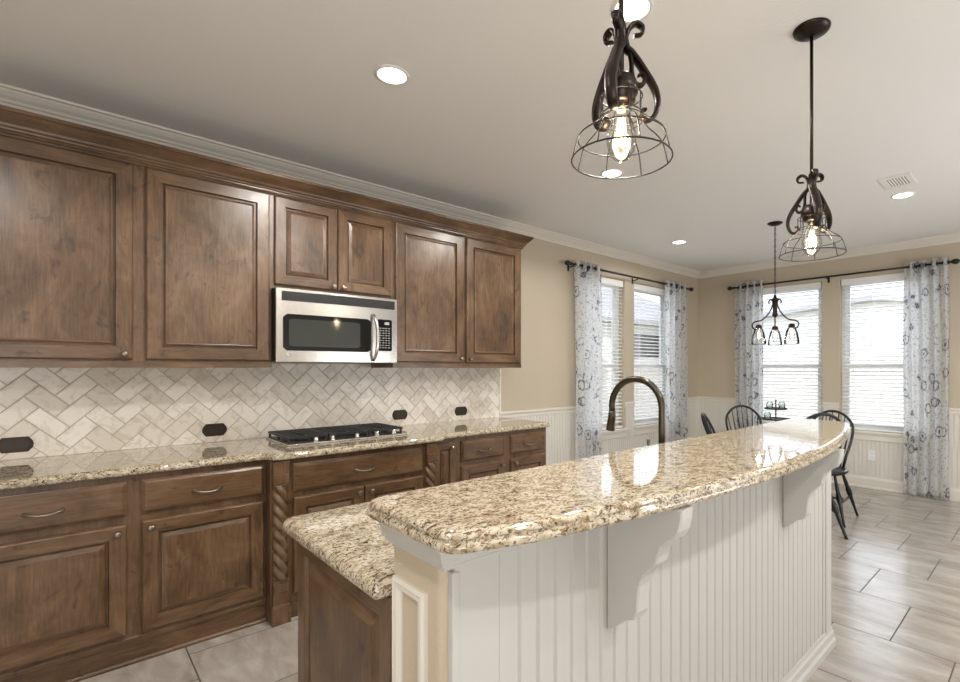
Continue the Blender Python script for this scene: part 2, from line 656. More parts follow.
pl = lambda a, d, z: (a, W - d, z)
pb = lambda a, d, z: (B - d, a, z)
mb = MB()
bead(CX1, B, 0.0, 0.545, W, pl, mb)
for a, b in ((CX1, WL[0][0] - .03), (WL[0][1] + .02, WL[1][0] - .02), (WL[1][1] + .03, B)):
    bead(a, b, 0.545, 0.93, W, pl, mb)
struct('wall_left_wainscot', mb, M['white'], 'cream beadboard wainscot under the kitchen wall windows', 'wainscot')
mb = MB()
bead(Y0, W, 0.0, 0.545, B, pb, mb)
for a, b in ((Y0, WB[0][0] - .03), (WB[0][1] + .02, WB[1][0] - .02), (WB[1][1] + .03, W)):
    bead(a, b, 0.545, 0.93, B, pb, mb)
struct('wall_back_wainscot', mb, M['white'], 'cream beadboard wainscot on the far window wall', 'wainscot')

RAIL = [(0, 0.895), (0.014, 0.895), (0.018, 0.905), (0.018, 0.925), (0.026, 0.935), (0.030, 0.945), (0.028, 0.955), (0, 0.958)]
mb = MB()
for a, b in ((2.93, WL[0][0] - .03), (WL[0][1] + .01, WL[1][0] - .01), (WL[1][1] + .03, B)):
    mb.prism([(W - d, z) for d, z in RAIL], 'x', a, b)
struct('trim_3', mb, M['trim'], 'cream chair rail on the kitchen wall', 'moulding')
mb = MB()
for a, b in ((Y0, WB[0][0] - .03), (WB[0][1] + .01, WB[1][0] - .01), (WB[1][1] + .03, W)):
    mb.prism([(B - d, z) for d, z in RAIL], 'y', a, b)
struct('trim_4', mb, M['trim'], 'cream chair rail on the far window wall', 'moulding')
BASE = [(0, 0), (0.030, 0), (0.030, 0.018), (0.022, 0.024), (0.022, 0.10), (0.018, 0.112), (0.014, 0.122), (0.012, 0.135), (0, 0.135)]
mb = MB(); mb.prism([(W - d, z) for d, z in BASE], 'x', CX1, B)
struct('baseboard_left', mb, M['trim'], 'cream baseboard along the kitchen wall', 'baseboard')
mb = MB(); mb.prism([(B - d, z) for d, z in BASE], 'y', Y0, W)
struct('baseboard_back', mb, M['trim'], 'cream baseboard along the far window wall', 'baseboard')

# ------------------------------------------------------------------ windows and blinds


def window(idx, wall, a0, a1, label):
    """double-hung window set in its opening; wall 'L' (kitchen wall) or 'B' (breakfast wall)"""
    def bx(m, s0, s1, d0, d1, z0, z1):
        if wall == 'L':
            m.box(s0, s1, W + d0, W + d1, z0, z1)
        else:
            m.box(B + d0, B + d1, s0, s1, z0, z1)
    t = thing('window_%d' % idx, label, 'window', kind='structure')
    f = MB(); d0, d1 = 0.085, 0.15
    e = 0.035
    bx(f, a0, a0 + e, d0, d1, SZ, HZ); bx(f, a1 - e, a1, d0, d1, SZ, HZ)
    bx(f, a0 + e, a1 - e, d0, d1, SZ, SZ + e); bx(f, a0 + e, a1 - e, d0, d1, HZ - e, HZ)
    f.build('frame', M['frame_white'], t)
    zm = 1.395

    def sash(name, z0, z1, q0, q1):
        s = MB(); r = 0.04
        bx(s, a0 + e, a0 + e + r, q0, q1, z0, z1); bx(s, a1 - e - r, a1 - e, q0, q1, z0, z1)
        bx(s, a0 + e + r, a1 - e - r, q0, q1, z0, z0 + r); bx(s, a0 + e + r, a1 - e - r, q0, q1, z1 - r, z1)
        so_ = s.build(name, M['frame_white'], t)
        g = MB()
        qm = (q0 + q1) / 2
        bx(g, a0 + e + r, a1 - e - r, qm - .002, qm + .002, z0 + r, z1 - r)
        g.build('pane', M['pane'], so_)
    sash('upper_sash', zm - 0.02, HZ - e, 0.118, 0.142)
    sash('lower_sash', SZ + e, zm + 0.02, 0.090, 0.115)
    s = MB()
    bx(s, a0 - 0.03, a1 + 0.03, -0.045, 0.085, SZ - 0.028, SZ - 0.001)
    bx(s, a0 - 0.02, a1 + 0.02, -0.026, -0.001, SZ - 0.105, SZ - 0.028)
    bx(s, a0 - 0.025, a1 + 0.025, -0.034, -0.001, SZ - 0.045, SZ - 0.028)
    s.build('sill', M['trim'], t, bevel=0.004)
    return t


def blind(wall, a0, a1, label, tilt):
    def pt(s, d, z):
        return (s, W + d, z) if wall == 'L' else (B + d, s, z)
    t = thing('window_blind', label, 'blind', pt((a0 + a1) / 2, 0.045, SZ + 0.01), group='white slatted window blinds')
    a0 += 0.012; a1 -= 0.012
    m = MB()

    def bx(m, s0, s1, d0, d1, z0, z1):
        p, q = pt(s0, d0, z0), pt(s1, d1, z1)
        m.box(min(p[0], q[0]), max(p[0], q[0]), min(p[1], q[1]), max(p[1], q[1]), z0, z1)
    bx(m, a0, a1, 0.012, 0.068, HZ - 0.075, HZ - 0.002)
    m.build('headrail', M['slat'], t)
    m = MB()
    z = HZ - 0.10
    c, sn = math.cos(tilt), math.sin(tilt)
    hw = 0.024
    while z > SZ + 0.05:
        prof = []
        for q, th in ((-hw, -0.0012), (0, 0.0022), (hw, -0.0012), (hw, -0.0036), (0, -0.0004), (-hw, -0.0036)):
            prof.append((0.04 + q * c - th * sn, z + q * sn + th * c))
        m.loft([[pt(a0 + .004, d, zz) for d, zz in prof], [pt(a1 - .004, d, zz) for d, zz in prof]])
        z -= 0.043
    m.build('slats', M['slat'], t)
    m = MB(); bx(m, a0, a1, 0.016, 0.064, SZ + 0.004, SZ + 0.026)
    m.build('bottom_rail', M['slat'], t)
    for s in (a0 + 0.12, a1 - 0.12):
        m = MB(); p = pt(s, 0.014, 0); bx(m, s - 0.0015, s + 0.0015, 0.013, 0.015, SZ + 0.02, HZ - 0.07)
        m.build('ladder_cord', M['slat'], t)


window(1, 'L', *WL[0], 'white double-hung window on the kitchen wall nearer the cabinets')
window(2, 'L', *WL[1], 'white double-hung window on the kitchen wall nearer the room corner')
window(3, 'B', *WB[1], 'white double-hung window on the far wall behind the chandelier')
window(4, 'B', *WB[0], 'white double-hung window on the far wall beside the end curtain')
blind('L', *WL[0], 'white slatted blind in the kitchen wall window nearer the cabinets', 0.30)
blind('L', *WL[1], 'white slatted blind in the kitchen wall window nearer the room corner', 0.30)
blind('B', *WB[1], 'white slatted blind on the far wall behind the chandelier', 0.30)
blind('B', *WB[0], 'white slatted blind on the far wall beside the end curtain', 0.30)

# ------------------------------------------------------------------ backsplash, herringbone at 45 degrees
BX1 = 2.950


def herringbone():
    w0 = 0.080
    gap = 0.0022
    x0, x1, z0, z1 = -0.75, BX1 - 0.022, 0.9145, 1.40
    bm = bmesh.new()
    lay = bm.faces.layers.float.new('tone')
    yf = W - 0.011
    r = 0.7071067811865476
    ext = 60
    for i in range(-ext, ext):
        for j in range(-ext, ext):
            k = (i - j) % 4
            if k == 0:
                a = (i, i + 2, j, j + 1)
            elif k == 3:
                a = (i, i + 1, j, j + 2)
            else:
                continue
            u0, u1, v0, v1 = a[0] * w0 + gap / 2, a[1] * w0 - gap / 2, a[2] * w0 + gap / 2, a[3] * w0 - gap / 2
            cxx = ((u0 + u1) / 2 - (v0 + v1) / 2) * r + 1.15
            czz = ((u0 + u1) / 2 + (v0 + v1) / 2) * r + 1.17
            if not (x0 - .15 < cxx < x1 + .15 and z0 - .15 < czz < z1 + .15):
                continue
            tone = random.random()
            bv = 0.003

            def P(u, v, y):
                return bm.verts.new(((u - v) * r + 1.15, y, (u + v) * r + 1.17))
            o = [P(u0, v0, yf + .003), P(u1, v0, yf + .003), P(u1, v1, yf + .003), P(u0, v1, yf + .003)]
            n = [P(u0 + bv, v0 + bv, yf), P(u1 - bv, v0 + bv, yf), P(u1 - bv, v1 - bv, yf), P(u0 + bv, v1 - bv, yf)]
            fs = [bm.faces.new(n)]
            for q in range(4):
                fs.append(bm.faces.new((o[q], o[(q + 1) % 4], n[(q + 1) % 4], n[q])))
            for f in fs:
                f[lay] = tone
    for co_, no in (((x0, 0, 0), (-1, 0, 0)), ((x1, 0, 0), (1, 0, 0)), ((0, 0, z0), (0, 0, -1)), ((0, 0, z1), (0, 0, 1))):
        bmesh.ops.bisect_plane(bm, geom=bm.verts[:] + bm.edges[:] + bm.faces[:], plane_co=co_, plane_no=no, clear_outer=True)
    bmesh.ops.recalc_face_normals(bm, faces=bm.faces)
    for f in bm.faces:
        if f.normal.y > 0:
            f.normal_flip()
    # mortar bed behind the tiles
    vs = [bm.verts.new(p) for p in ((x0, yf + .0022, z0), (x1, yf + .0022, z0), (x1, yf + .0022, z1), (x0, yf + .0022, z1),
                                    (x0, W - .001, z0), (x1, W - .001, z0), (x1, W - .001, z1), (x0, W - .001, z1))]
    for q in ((0, 1, 2, 3), (4, 5, 6, 7), (0, 1, 5, 4), (1, 2, 6, 5), (2, 3, 7, 6), (3, 0, 4, 7)):
        f = bm.faces.new([vs[k] for k in q]); f.material_index = 1
    # pencil border down the open end
    pv = []
    for k in range(9):
        a = PI * k / 8
        pv.append((x1 + 0.011 - 0.010 * math.cos(a), W - 0.006 - 0.012 * math.sin(a)))
    pv += [(x1 + 0.021, W - .001), (x1 + .001, W - .001)]
    lo = [bm.verts.new((a, b, z0)) for a, b in pv]
    hi = [bm.verts.new((a, b, 1.369)) for a, b in pv]
    for k in range(len(pv)):
        f = bm.faces.new((lo[k], lo[(k + 1) % len(pv)], hi[(k + 1) % len(pv)], hi[k])); f[lay] = 1.0
    bm.faces.new(hi)[lay] = 1.0
    me = bpy.data.meshes.new('backsplash')
    bm.to_mesh(me); bm.free()
    me.materials.append(M['tile']); me.materials.append(M['grout'])
    o = bpy.data.objects.new('wall_left_backsplash', me)
    COL.objects.link(o)
    tag(o, 'cream marble herringbone tile backsplash between counter and wall cabinets', 'backsplash', kind='structure')


herringbone()

# ------------------------------------------------------------------ cabinet joinery
RAISED = lambda sw: [(0, .0205), (0, .007), (.004, .002), (.008, 0), (sw, 0), (sw + .002, .004), (sw + .004, .016), (sw + .010, .016), (sw + .013, .010), (sw + .034, .0035)]
FLAT = lambda sw: [(0, .0205), (0, .007), (.004, .002), (.008, 0), (sw, 0), (sw + .002, .004), (sw + .004, .016), (sw + .011, .016), (sw + .013, .007), (sw + .018, .004), (sw + .026, .008)]
SLAB = [(0, .0205), (0, .010), (.004, .008), (.013, .001), (.018, 0)]


def leaf(a0, a1, z0, z1, put, prof, drawer=False):
    """framed door or drawer front: nested rectangles; put(a, depth, z) -> xyz"""
    m = MB()
    rings = []
    for ins, d in prof:
        rings.append([put(a0 + ins, d, z0 + ins), put(a1 - ins, d, z0 + ins), put(a1 - ins, d, z1 - ins), put(a0 + ins, d, z1 - ins)])
    for k in range(len(rings) - 1):
        for q in range(4):
            mi = 1 if (q in (0, 2) or drawer) else 0
            m.add([rings[k][q], rings[k][(q + 1) % 4], rings[k + 1][(q + 1) % 4], rings[k + 1][q]], [(0, 1, 2, 3)], mi)
    m.add(rings[-1], [(0, 1, 2, 3)], 1 if drawer else 0)
    m.add(rings[0], [(0, 1, 2, 3)], 0)
    # weld
    return m


def weld(o):
    bm = bmesh.new(); bm.from_mesh(o.data)
    bmesh.ops.remove_doubles(bm, verts=bm.verts, dist=1e-5)
    bmesh.ops.recalc_face_normals(bm, faces=bm.faces)
    bm.to_mesh(o.data); bm.free()
    return o


WOODS = [M['wood_v'], M['wood_h']]
WOODS_D = [M['wood_v'], M['wood_d']]


def front(parent, name, a0, a1, z0, z1, yf, prof, drawer=False):
    return weld(leaf(a0, a1, z0, z1, lambda a, d, z: (a, yf + d, z), prof, drawer).build(name, WOODS, parent))


def knob(parent, x, z, yf):
    m = MB()
    m.lathe([(.006, 0), (.005, -.012), (.006, -.016), (.013, -.020), (.0155, -.025), (.013, -.030), (.006, -.032)], (x, yf, z), 14, axis='y')
    m.build('knob', M['nickel'], parent)


def pull(parent, x, z, yf, hw=0.055):
    m = MB()
    pts, rr = [], []
    for k in range(17):
        t = -1 + 2 * k / 16
        pts.append((x + hw * t, yf - 0.006 - 0.022 * (1 - abs(t) ** 3), z - 0.009 * (1 - t * t)))
        rr.append(0.0042 + 0.0022 * abs(t) ** 2)
    m.tube(pts, rr, 8)
    for s in (-1, 1):
        m.lathe([(.0095, 0), (.0095, -.004), (.006, -.009), (.004, -.012)], (x + s * hw, yf, z), 12, axis='y')
    m.build('pull', M['nickel'], parent)


# wall cabinets -------------------------------------------------------------
YU, YUD = 3.2563, 3.2358
UB, UT = 1.372, 2.452
USW = 0.066


def wall_cab(x0, x1, z0, label, doors, knobs):
    t = thing('wall_cabinet', label, 'cabinet', ((x0 + x1) / 2, W - .17, z0), group='brown wall cabinets over the counter')
    m = MB()
    m.box(x0, x1, YU, W - 0.002, z0, UT, 0)
    if z0 < 1.5:
        m.box(x0, x1, YU - 0.004, YU + 0.012, z0 - 0.0, z0 + 0.03, 1)
    m.build('case', WOODS, t)
    ds = []
    for (a, b, c0, c1, big) in doors:
        ds.append(front(t, 'door', a, b, c0, c1, YUD, FLAT(USW) if big else RAISED(0.058)))
    for di, x, z in knobs:
        knob(ds[di], x, z, YUD)
    return t


wall_cab(-0.375, 0.275, UB, 'tall brown one-door wall cabinet at the near end of the run', [(-0.335, 0.249, 1.412, 2.405, True)], [(0, .215, 1.44)])
wall_cab(0.275, 0.8955, UB, 'tall brown one-door wall cabinet beside the microwave on its near side', [(0.301, 0.882, 1.412, 2.405, True)], [])
wall_cab(0.8955, 1.680, 1.848, 'short brown two-door wall cabinet right above the microwave', [(0.910, 1.2835, 1.872, 2.405, False), (1.2895, 1.665, 1.872, 2.405, False)],
         [(0, 1.255, 1.895), (1, 1.318, 1.895)])
wall_cab(1.680, 2.898, UB, 'tall brown two-door wall cabinet between microwave and bare tan wall', [(1.696, 2.280, 1.412, 2.405, True), (2.307, 2.880, 1.412, 2.405, True)],
         [(0, 2.250, 1.44), (1, 2.337, 1.44)])
# one continuous crown on top of the wall cabinets
CC = [(YU, 2.410), (YU - .006, 2.410), (YU - .010, 2.418), (YU - .016, 2.421), (YU - .016, 2.430), (YU - .022, 2.434), (YU - .024, 2.442), (YU - .032, 2.448),
      (YU - .036, 2.458), (YU - .060, 2.482), (YU - .072, 2.498), (YU - .078, 2.500), (YU - .080, 2.516), (YU, 2.516)]
mb = MB()
rings = []
for y, z in CC:
    o_ = YU - y
    rings.append([(-0.375, y, z), (2.898 + o_, y, z), (2.898 + o_, W - .002, z), (-0.375, W - .002, z)])
for k in range(len(rings)):
    a, b = rings[k], rings[(k + 1) % len(rings)]
    if k == len(rings) - 1:
        continue
    mb.add([a[0], a[1], b[1], b[0]], [(0, 1, 2, 3)], 0)
    mb.add([a[1], a[2], b[2], b[1]], [(0, 1, 2, 3)], 0)
a = rings[-2]
mb.add(a, [(0, 1, 2, 3)], 0)
one('cabinet_crown_moulding', mb, M['wood_h'], 'long stepped brown crown moulding on top of the wall cabinets', 'moulding', (1.2, YU, 2.41))

# microwave -----------------------------------------------------------------
mx0, mx1, mz0, mz1, myf = 0.899, 1.676, 1.404, 1.8465, 3.171
t = thing('microwave', 'stainless steel microwave mounted under the short wall cabinet', 'microwave', (1.287, 3.39, mz0))
mb = MB(); mb.box(mx0, mx1, myf + .03, W - .012, mz0 + .004, mz1, 0)
mb.build('housing', M['black'], t)


def bow(x):   # gently bowed stainless face
    q = (x - (mx0 + mx1) / 2) / ((mx1 - mx0) / 2)
    return myf + 0.014 * q * q - 0.004


def bowed(x0, x1, z0, z1, d, thick, n=14, round_=0.0):
    m = MB()
    secs = []
    for k in range(n + 1):
        x = x0 + (x1 - x0) * k / n
        y = bow(x) + d
        cut = 0
        if round_:
            e = min(x - x0, x1 - x)
            if e < round_:
                cut = round_ - math.sqrt(max(0, round_ ** 2 - (round_ - e) ** 2))
        secs.append([(x, y, z0 + cut), (x, y, z1 - cut), (x, y + thick, z1 - cut), (x, y + thick, z0 + cut)])
    m.loft(secs, 0, False)
    return m


bowed(mx0, mx1, mz0, mz1, 0, 0.034).build('door_front', M['steel'], t, bevel=0.004)
vm = MB()
for k in range(5):
    z = 1.778 + k * 0.0098
    mm_ = bowed(0.934, 1.652, z, z + 0.0068, -0.005, 0.006)
    vm.add(mm_.v, mm_.f, 0)
bowed(0.930, 1.656, 1.772, 1.829, -0.0015, 0.004).build('vent_panel', M['black'], t)
vm.build('vent_louvers', M['iron'], t)
dr = bowed(0.937, 1.480, 1.474, 1.694, -0.003, 0.006, 24, 0.02).build('window_frame', M['black_glass'], t)
bowed(0.969, 1.403, 1.500, 1.665, -0.0042, 0.003, 20, 0.008).build('window_glass', plain('smoked_glass', lin(52, 56, 53), 0.08, 0.0, 0.8), t)
cp = bowed(1.524, 1.634, 1.484, 1.700, -0.003, 0.006, 8, 0.006).build('control_panel', M['black_glass'], t)
km = MB()
for r_ in range(9):
    for c_ in range(4):
        z = 1.505 + r_ * 0.0165
        x = 1.541 + c_ * 0.0215
        km.box(x, x + 0.010 + 0.003 * ((r_ + c_) % 2), bow(x) - .0042, bow(x) - .0028, z, z + 0.0055, 0)
km.build('keypad', M['legend'], cp)
km = MB(); km.box(1.548, 1.612, bow(1.6) - .0042, bow(1.6) - .0028, 1.664, 1.682, 0)
km.build('clock_display', M['legend'], cp)
hm = MB()
pts = []
for k in range(15):
    q = -1 + 2 * k / 14
    pts.append((1.493 + 0.014 * (1 - q * q), bow(1.493) - 0.008 - 0.038 * (1 - q ** 4), 1.572 + 0.152 * q))
hm.tube(pts, 0.011, 10)
hm.build('handle', M['steel'], t)
em = MB()
em.lathe([(.016, 0), (.016, -.003), (.0145, -.004)], (0.968, bow(.968), 1.450), 20, axis='y')
eo = em.build('emblem', M['vent_white'], t)
er = MB()
er.tube([(0.968 + .0125 * math.cos(a * PI / 8), bow(.968) - .0045, 1.450 + .0125 * math.sin(a * PI / 8)) for a in range(16)], .0011, 6, closed=True)
er.tube([(0.968 + .006 * math.cos(a * PI / 6) * (1 - a / 20), bow(.968) - .0045, 1.450 + .006 * math.sin(a * PI / 6) * (1 - a / 20)) for a in range(14)], .0011, 6)
er.build('emblem_ring', M['vent_dark'], eo)

# base cabinets -------------------------------------------------------------
YB, YBD = 2.9640, 2.9435


def base_case(t, x0, x1, yf, z1=0.875):
    m = MB()
    m.box(x0, x1, yf, W - 0.002, 0.10, z1, 0)
    m.box(x0, x1, yf + 0.004, W - 0.002, 0.0, 0.10, 1)
    m.prism([(yf + .004, 0), (yf - .012, 0), (yf - .012, .010), (yf - .006, .018), (yf + .004, .020)], 'x', x0, x1, 1)
    m.prism([(yf, .098), (yf - .006, .100), (yf - .006, .118), (yf, .124)], 'x', x0, x1, 1)
    m.build('case', WOODS, t)


def base_cab(x0, x1, label, fronts):
    t = thing('base_cabinet', label, 'cabinet', ((x0 + x1) / 2, 3.28, 0), group='brown base cabinets along the wall')
    base_case(t, x0, x1, YB)
    for a, b, z0, z1, kind, hw in fronts:
        if kind == 'drawer':
            d = front(t, 'drawer', a, b, z0, z1, YBD, SLAB, True)
            pull(d, (a + b) / 2, (z0 + z1) / 2 - .004, YBD)
        else:
            d = front(t, 'door', a, b, z0, z1, YBD, RAISED(0.062 if b - a > .25 else .042))
            knob(d, hw, z1 - .035, YBD)
    return t


base_cab(-0.375, 0.2325, 'brown base cabinet at the near end with drawer over one door', [(-0.335, .206, .688, .845, 'drawer', 0), (-0.335, .206, .138, .652, 'door', .172)])
base_cab(0.2325, 0.7885, 'brown base cabinet between near end unit and rope-carved post, drawer over door', [(.259, .776, .688, .845, 'drawer', 0), (.259, .776, .138, .656, 'door', .292)])
base_cab(1.812, 2.022, 'narrow brown pull-out base cabinet just beyond the cooktop', [(1.832, 2.000, .138, .845, 'door', 1.965)])
base_cab(2.022, 2.918, 'brown base cabinet at the far counter end with two drawers over doors', [(2.055, 2.455, .695, .845, 'drawer', 0), (2.521, 2.897, .695, .845, 'drawer', 0),
                                                                                      (2.055, 2.455, .138, .662, 'door', 2.42), (2.521, 2.897, .138, .662, 'door', 2.556)])
# bumped-out cooktop base with rope posts
YC = 2.8975
t = thing('cooktop_base_cabinet', 'bumped-out brown base cabinet under the cooktop with rope-carved corner posts', 'cabinet', (1.30, 3.2, 0))
m = MB()
m.box(0.7905, 1.810, YC, W - .002, 0.10, 0.875, 0)
m.box(0.7905, 1.810, YC + .004, W - .002, 0, 0.10, 1)
m.build('case', WOODS, t)
d = front(t, 'drawer', .904, 1.706, .690, .845, YC - .0205, SLAB, True)
pull(d, 1.305, .765, YC - .0205)
for a, b, kx in ((.904, 1.302, 1.268), (1.308, 1.706, 1.342)):
    d = front(t, 'door', a, b, .138, .662, YC - .0205, RAISED(.062))
    knob(d, kx, .628, YC - .0205)
for cxp in (0.838, 1.764):
    m = MB()
    yp = YC - .012
    m.box(cxp - .046, cxp + .046, YC - .004, YC, 0.0, .872, 0)
    m.box(cxp - .040, cxp + .040, yp - .020, YC, 0.745, .868, 0)
    m.box(cxp - .036, cxp + .036, yp - .024, YC, 0.755, .80, 0)
    m.box(cxp - .040, cxp + .040, yp - .020, YC, 0.095, .235, 0)
    m.box(cxp - .036, cxp + .036, yp - .024, YC, 0.17, .215, 0)
    m.box(cxp - .046, cxp + .046, yp - .026, YC, 0.0, .095, 0)
    m.prism([(YC, .09), (yp - .026, .09), (yp - .020, .105), (YC, .105)], 'x', cxp - .043, cxp + .043)
    po = m.build('corner_post', [M['wood_v']], t, bevel=0.003)
    # rope twist: half column with winding strands
    n, K = 40, 90
    rings = []
    for k in range(K + 1):
        z = .236 + (.744 - .236) * k / K
        ring = []
        for i in range(n):
            th = 2 * PI * i / n
            s_ = abs(math.cos((3 * th + 2 * PI * z / 0.066 * 1.0) / 2))
            r_ = .040 * (.58 + .42 * s_ ** 0.8)
            ring.append((cxp + r_ * math.cos(th), YC - .008 + r_ * math.sin(th) * 0.95, z))
        rings.append(ring)
    m = MB(); m.loft(rings, 0, True)
    m.build('rope_carving', [M['wood_v']], po)


# ------------------------------------------------------------------ slabs of granite
def offset_poly(poly, d):
    n = len(poly)
    out = []
    area_ = sum(poly[i][0] * poly[(i + 1) % n][1] - poly[(i + 1) % n][0] * poly[i][1] for i in range(n))
    sg = 1 if area_ > 0 else -1
    for i in range(n):
        p0, p1, p2 = Vector(poly[i - 1]), Vector(poly[i]), Vector(poly[(i + 1) % n])
        e1, e2 = (p1 - p0).normalized(), (p2 - p1).normalized()
        n1, n2 = Vector((-e1.y, e1.x)) * sg, Vector((-e2.y, e2.x)) * sg
        b = n1 + n2
        b = b.normalized() if b.length > 1e-6 else n1
        c = max(0.35, b.dot(n1))
        q = p1 + b * (d / c)
        out.append((q.x, q.y))
    return out


def rounded(pts, n=6):
    """polygon with per-corner radii: (x, y, r)"""
    out = []
    N_ = len(pts)
    for i, (x, y, r) in enumerate(pts):
        if r <= 0:
            out.append((x, y)); continue
        p = Vector((x, y)); a = Vector(pts[i - 1][:2]); b = Vector(pts[(i + 1) % N_][:2])
        u, v = (a - p).normalized(), (b - p).normalized()
        half = math.acos(max(-1, min(1, u.dot(v)))) / 2
        tlen = r / math.tan(half)
        c = p + (u + v).normalized() * (r / math.sin(half))
        s0, s1 = p + u * tlen - c, p + v * tlen - c
        a0, a1 = math.atan2(s0.y, s0.x), math.atan2(s1.y, s1.x)
        da = (a1 - a0 + PI) % (2 * PI) - PI
        for k in range(n + 1):
            an = a0 + da * k / n
            out.append((c.x + r * math.cos(an), c.y + r * math.sin(an)))
    return out


def slab(outline, z0, z1, prof=None):
    T = z1 - z0
    prof = prof or [(0.010, 0.0), (0.003, .09), (0, .25), (0, .5), (.002, .68), (.006, .84), (.012, .95), (.020, 1.0)]
    m = MB()
    rings = [[(x, y, z0 + T * h) for x, y in offset_poly(outline, ins)] for ins, h in prof]
    n = len(outline)
    vs = [p for r in rings for p in r]
    fs = []
    for k in range(len(rings) - 1):
        for i in range(n):
            j = (i + 1) % n
            fs.append((k * n + i, k * n + j, (k + 1) * n + j, (k + 1) * n + i))
    m.add(vs, fs, 0, True)
    o = len(m.v) - len(vs)
    for base in (0, (len(rings) - 1) * n):
        m.f.append([o + base + i for i in range(n)]); m.m.append(0); m.sm.append(False)
    return m


ct = rounded([(-0.75, W - .002, 0), (-0.75, 2.930, 0), (0.772, 2.930, .020), (0.800, 2.853, .032), (1.850, 2.853, .032), (1.884, 2.930, .020), (2.950, 2.930, .032), (2.950, W - .002, 0)])
m = slab(ct, 0.876, 0.914)
one('kitchen_countertop', m, M['granite'], 'long speckled granite countertop on the base cabinets along the wall', 'countertop', (1.2, 3.27, .876))

# cooktop -------------------------------------------------------------------
cx0, cx1, cy0, cy1 = 0.935, 1.700, 3.075, 3.515
t = thing('gas_cooktop', 'black gas cooktop with iron grates set in the counter', 'cooktop', (1.317, 3.29, 0.914))
m = MB(); m.box(cx0, cx1, cy0, cy1, .9142, .924, 0)
m.build('steel_tray', M['steel'], t, bevel=.003)
m = MB(); m.box(cx0 + .015, cx1 - .015, cy0 + .07, cy1 - .012, .924, .928, 0)
m.build('burner_pan', M['black'], t)
for bx_, by_, r_ in ((1.06, 3.24, .036), (1.06, 3.42, .045), (1.317, 3.34, .055), (1.575, 3.24, .045), (1.575, 3.42, .036)):
    m = MB(); m.lathe([(r_ * 1.2, .928), (r_ * 1.15, .934), (r_, .936), (r_, .944), (r_ * .8, .947)], (bx_, by_, 0), 18)
    m.build('burner', M['iron'], t)
for g0, g1 in ((.945, 1.182), (1.190, 1.444), (1.452, 1.690)):
    m = MB()
    y0_, y1_ = cy0 + .055, cy1 - .006
    zt0, zt1 = .950, .962
    b_ = .011
    m.box(g0, g1, y0_, y0_ + b_, zt0, zt1); m.box(g0, g1, y1_ - b_, y1_, zt0, zt1)
    m.box(g0, g0 + b_, y0_ + b_, y1_ - b_, zt0, zt1); m.box(g1 - b_, g1, y0_ + b_, y1_ - b_, zt0, zt1)
    gm = (g0 + g1) / 2
    m.box(gm - .005, gm + .005, y0_ + b_, y1_ - b_, zt0, zt1)
    for q in range(1, 8):
        yy = y0_ + (y1_ - y0_) * q / 8
        m.box(g0 + b_, gm - .02, yy - .0045, yy + .0045, zt0, zt1); m.box(gm + .02, g1 - b_, yy - .0045, yy + .0045, zt0, zt1)
    for fx in (g0 + .004, g1 - .016):
        for fy in (y0_ + .002, (y0_ + y1_) / 2 - .006, y1_ - .014):
            m.box(fx, fx + .012, fy, fy + .012, .924, zt0)
    m.build('grate', M['iron'], t)
for kx in (1.10, 1.20, 1.355, 1.49, 1.61):
    m = MB(); m.lathe([(.019, .924), (.019, .928), (.016, .930), (.0145, .950), (.012, .953)], (kx, cy0 + .030, 0), 16)
    m.box(kx - .003, kx + .003, cy0 + .016, cy0 + .044, .950, .9565)
    m.build('knob', M['steel'], t)

# outlets on the backsplash -------------------------------------------------
YT = W - 0.0112


def outlet_mesh():
    m = MB()
    hx, hz, c = .066, .038, .020
    poly = [(-hx + c, -hz), (hx - c, -hz), (hx - .004, -hz * .45), (hx, 0), (hx - .004, hz * .45), (hx - c, hz), (-hx + c, hz), (-hx + .004, hz * .45), (-hx, 0), (-hx + .004, -hz * .45)]
    rings = [[(x * s_, d, z * s_) for x, z in poly] for s_, d in ((1, 0), (1, -.003), (.93, -.007), (.84, -.007), (.80, -.005))]
    m.loft(rings)
    return m


src = None
for k, (ox, oz, lab) in enumerate(((-.180, .986, 'dark bronze outlet plate on the backsplash nearest the near end'), (.669, .988, 'dark bronze outlet plate on the backsplash just before the cooktop'),
                                   (1.918, 1.000, 'dark bronze outlet plate on the backsplash just past the cooktop'), (2.499, .995, 'dark bronze outlet plate on the backsplash by its far end'))):
    if src is None:
        src = thing('wall_outlet', lab, 'outlet', (0, 0, 0), group='dark outlet plates on the backsplash')
        outlet_mesh().build('cover_plate', M['plate'], src)
        for s_ in (-.024, .024):
            m = MB(); m.box(s_ - .016, s_ + .016, -.0068, -.004, -.014, .014)
            m.box(s_ - .007, s_ - .004, -.0075, -.005, -.006, .006); m.box(s_ + .004, s_ + .007, -.0075, -.005, -.006, .006)
            m.build('socket', M['black'], src, bevel=.001)
        o_ = src
    else:
        o_ = copy_tree(src)
    o_.location = (ox, YT, oz)
    o_['label'] = lab
t = thing('wall_outlet_plate', 'small white outlet plate low on the beadboard under the window', 'outlet', (B - .013, 1.461, .376))
m = MB(); m.box(B - .019, B - .0122, 1.461 - .036, 1.461 + .036, .318, .434); m.build('cover_plate', M['frame_white'], t, bevel=.002)
for z in (.356, .396):
    m = MB(); m.box(B - .0205, B - .0185, 1.461 - .016, 1.461 + .016, z - .013, z + .013); m.build('socket', M['vent_white'], t)

# ------------------------------------------------------------------ island
KX0, KX1 = 0.512, 2.742
KY0, KY1 = 0.785, 0.985
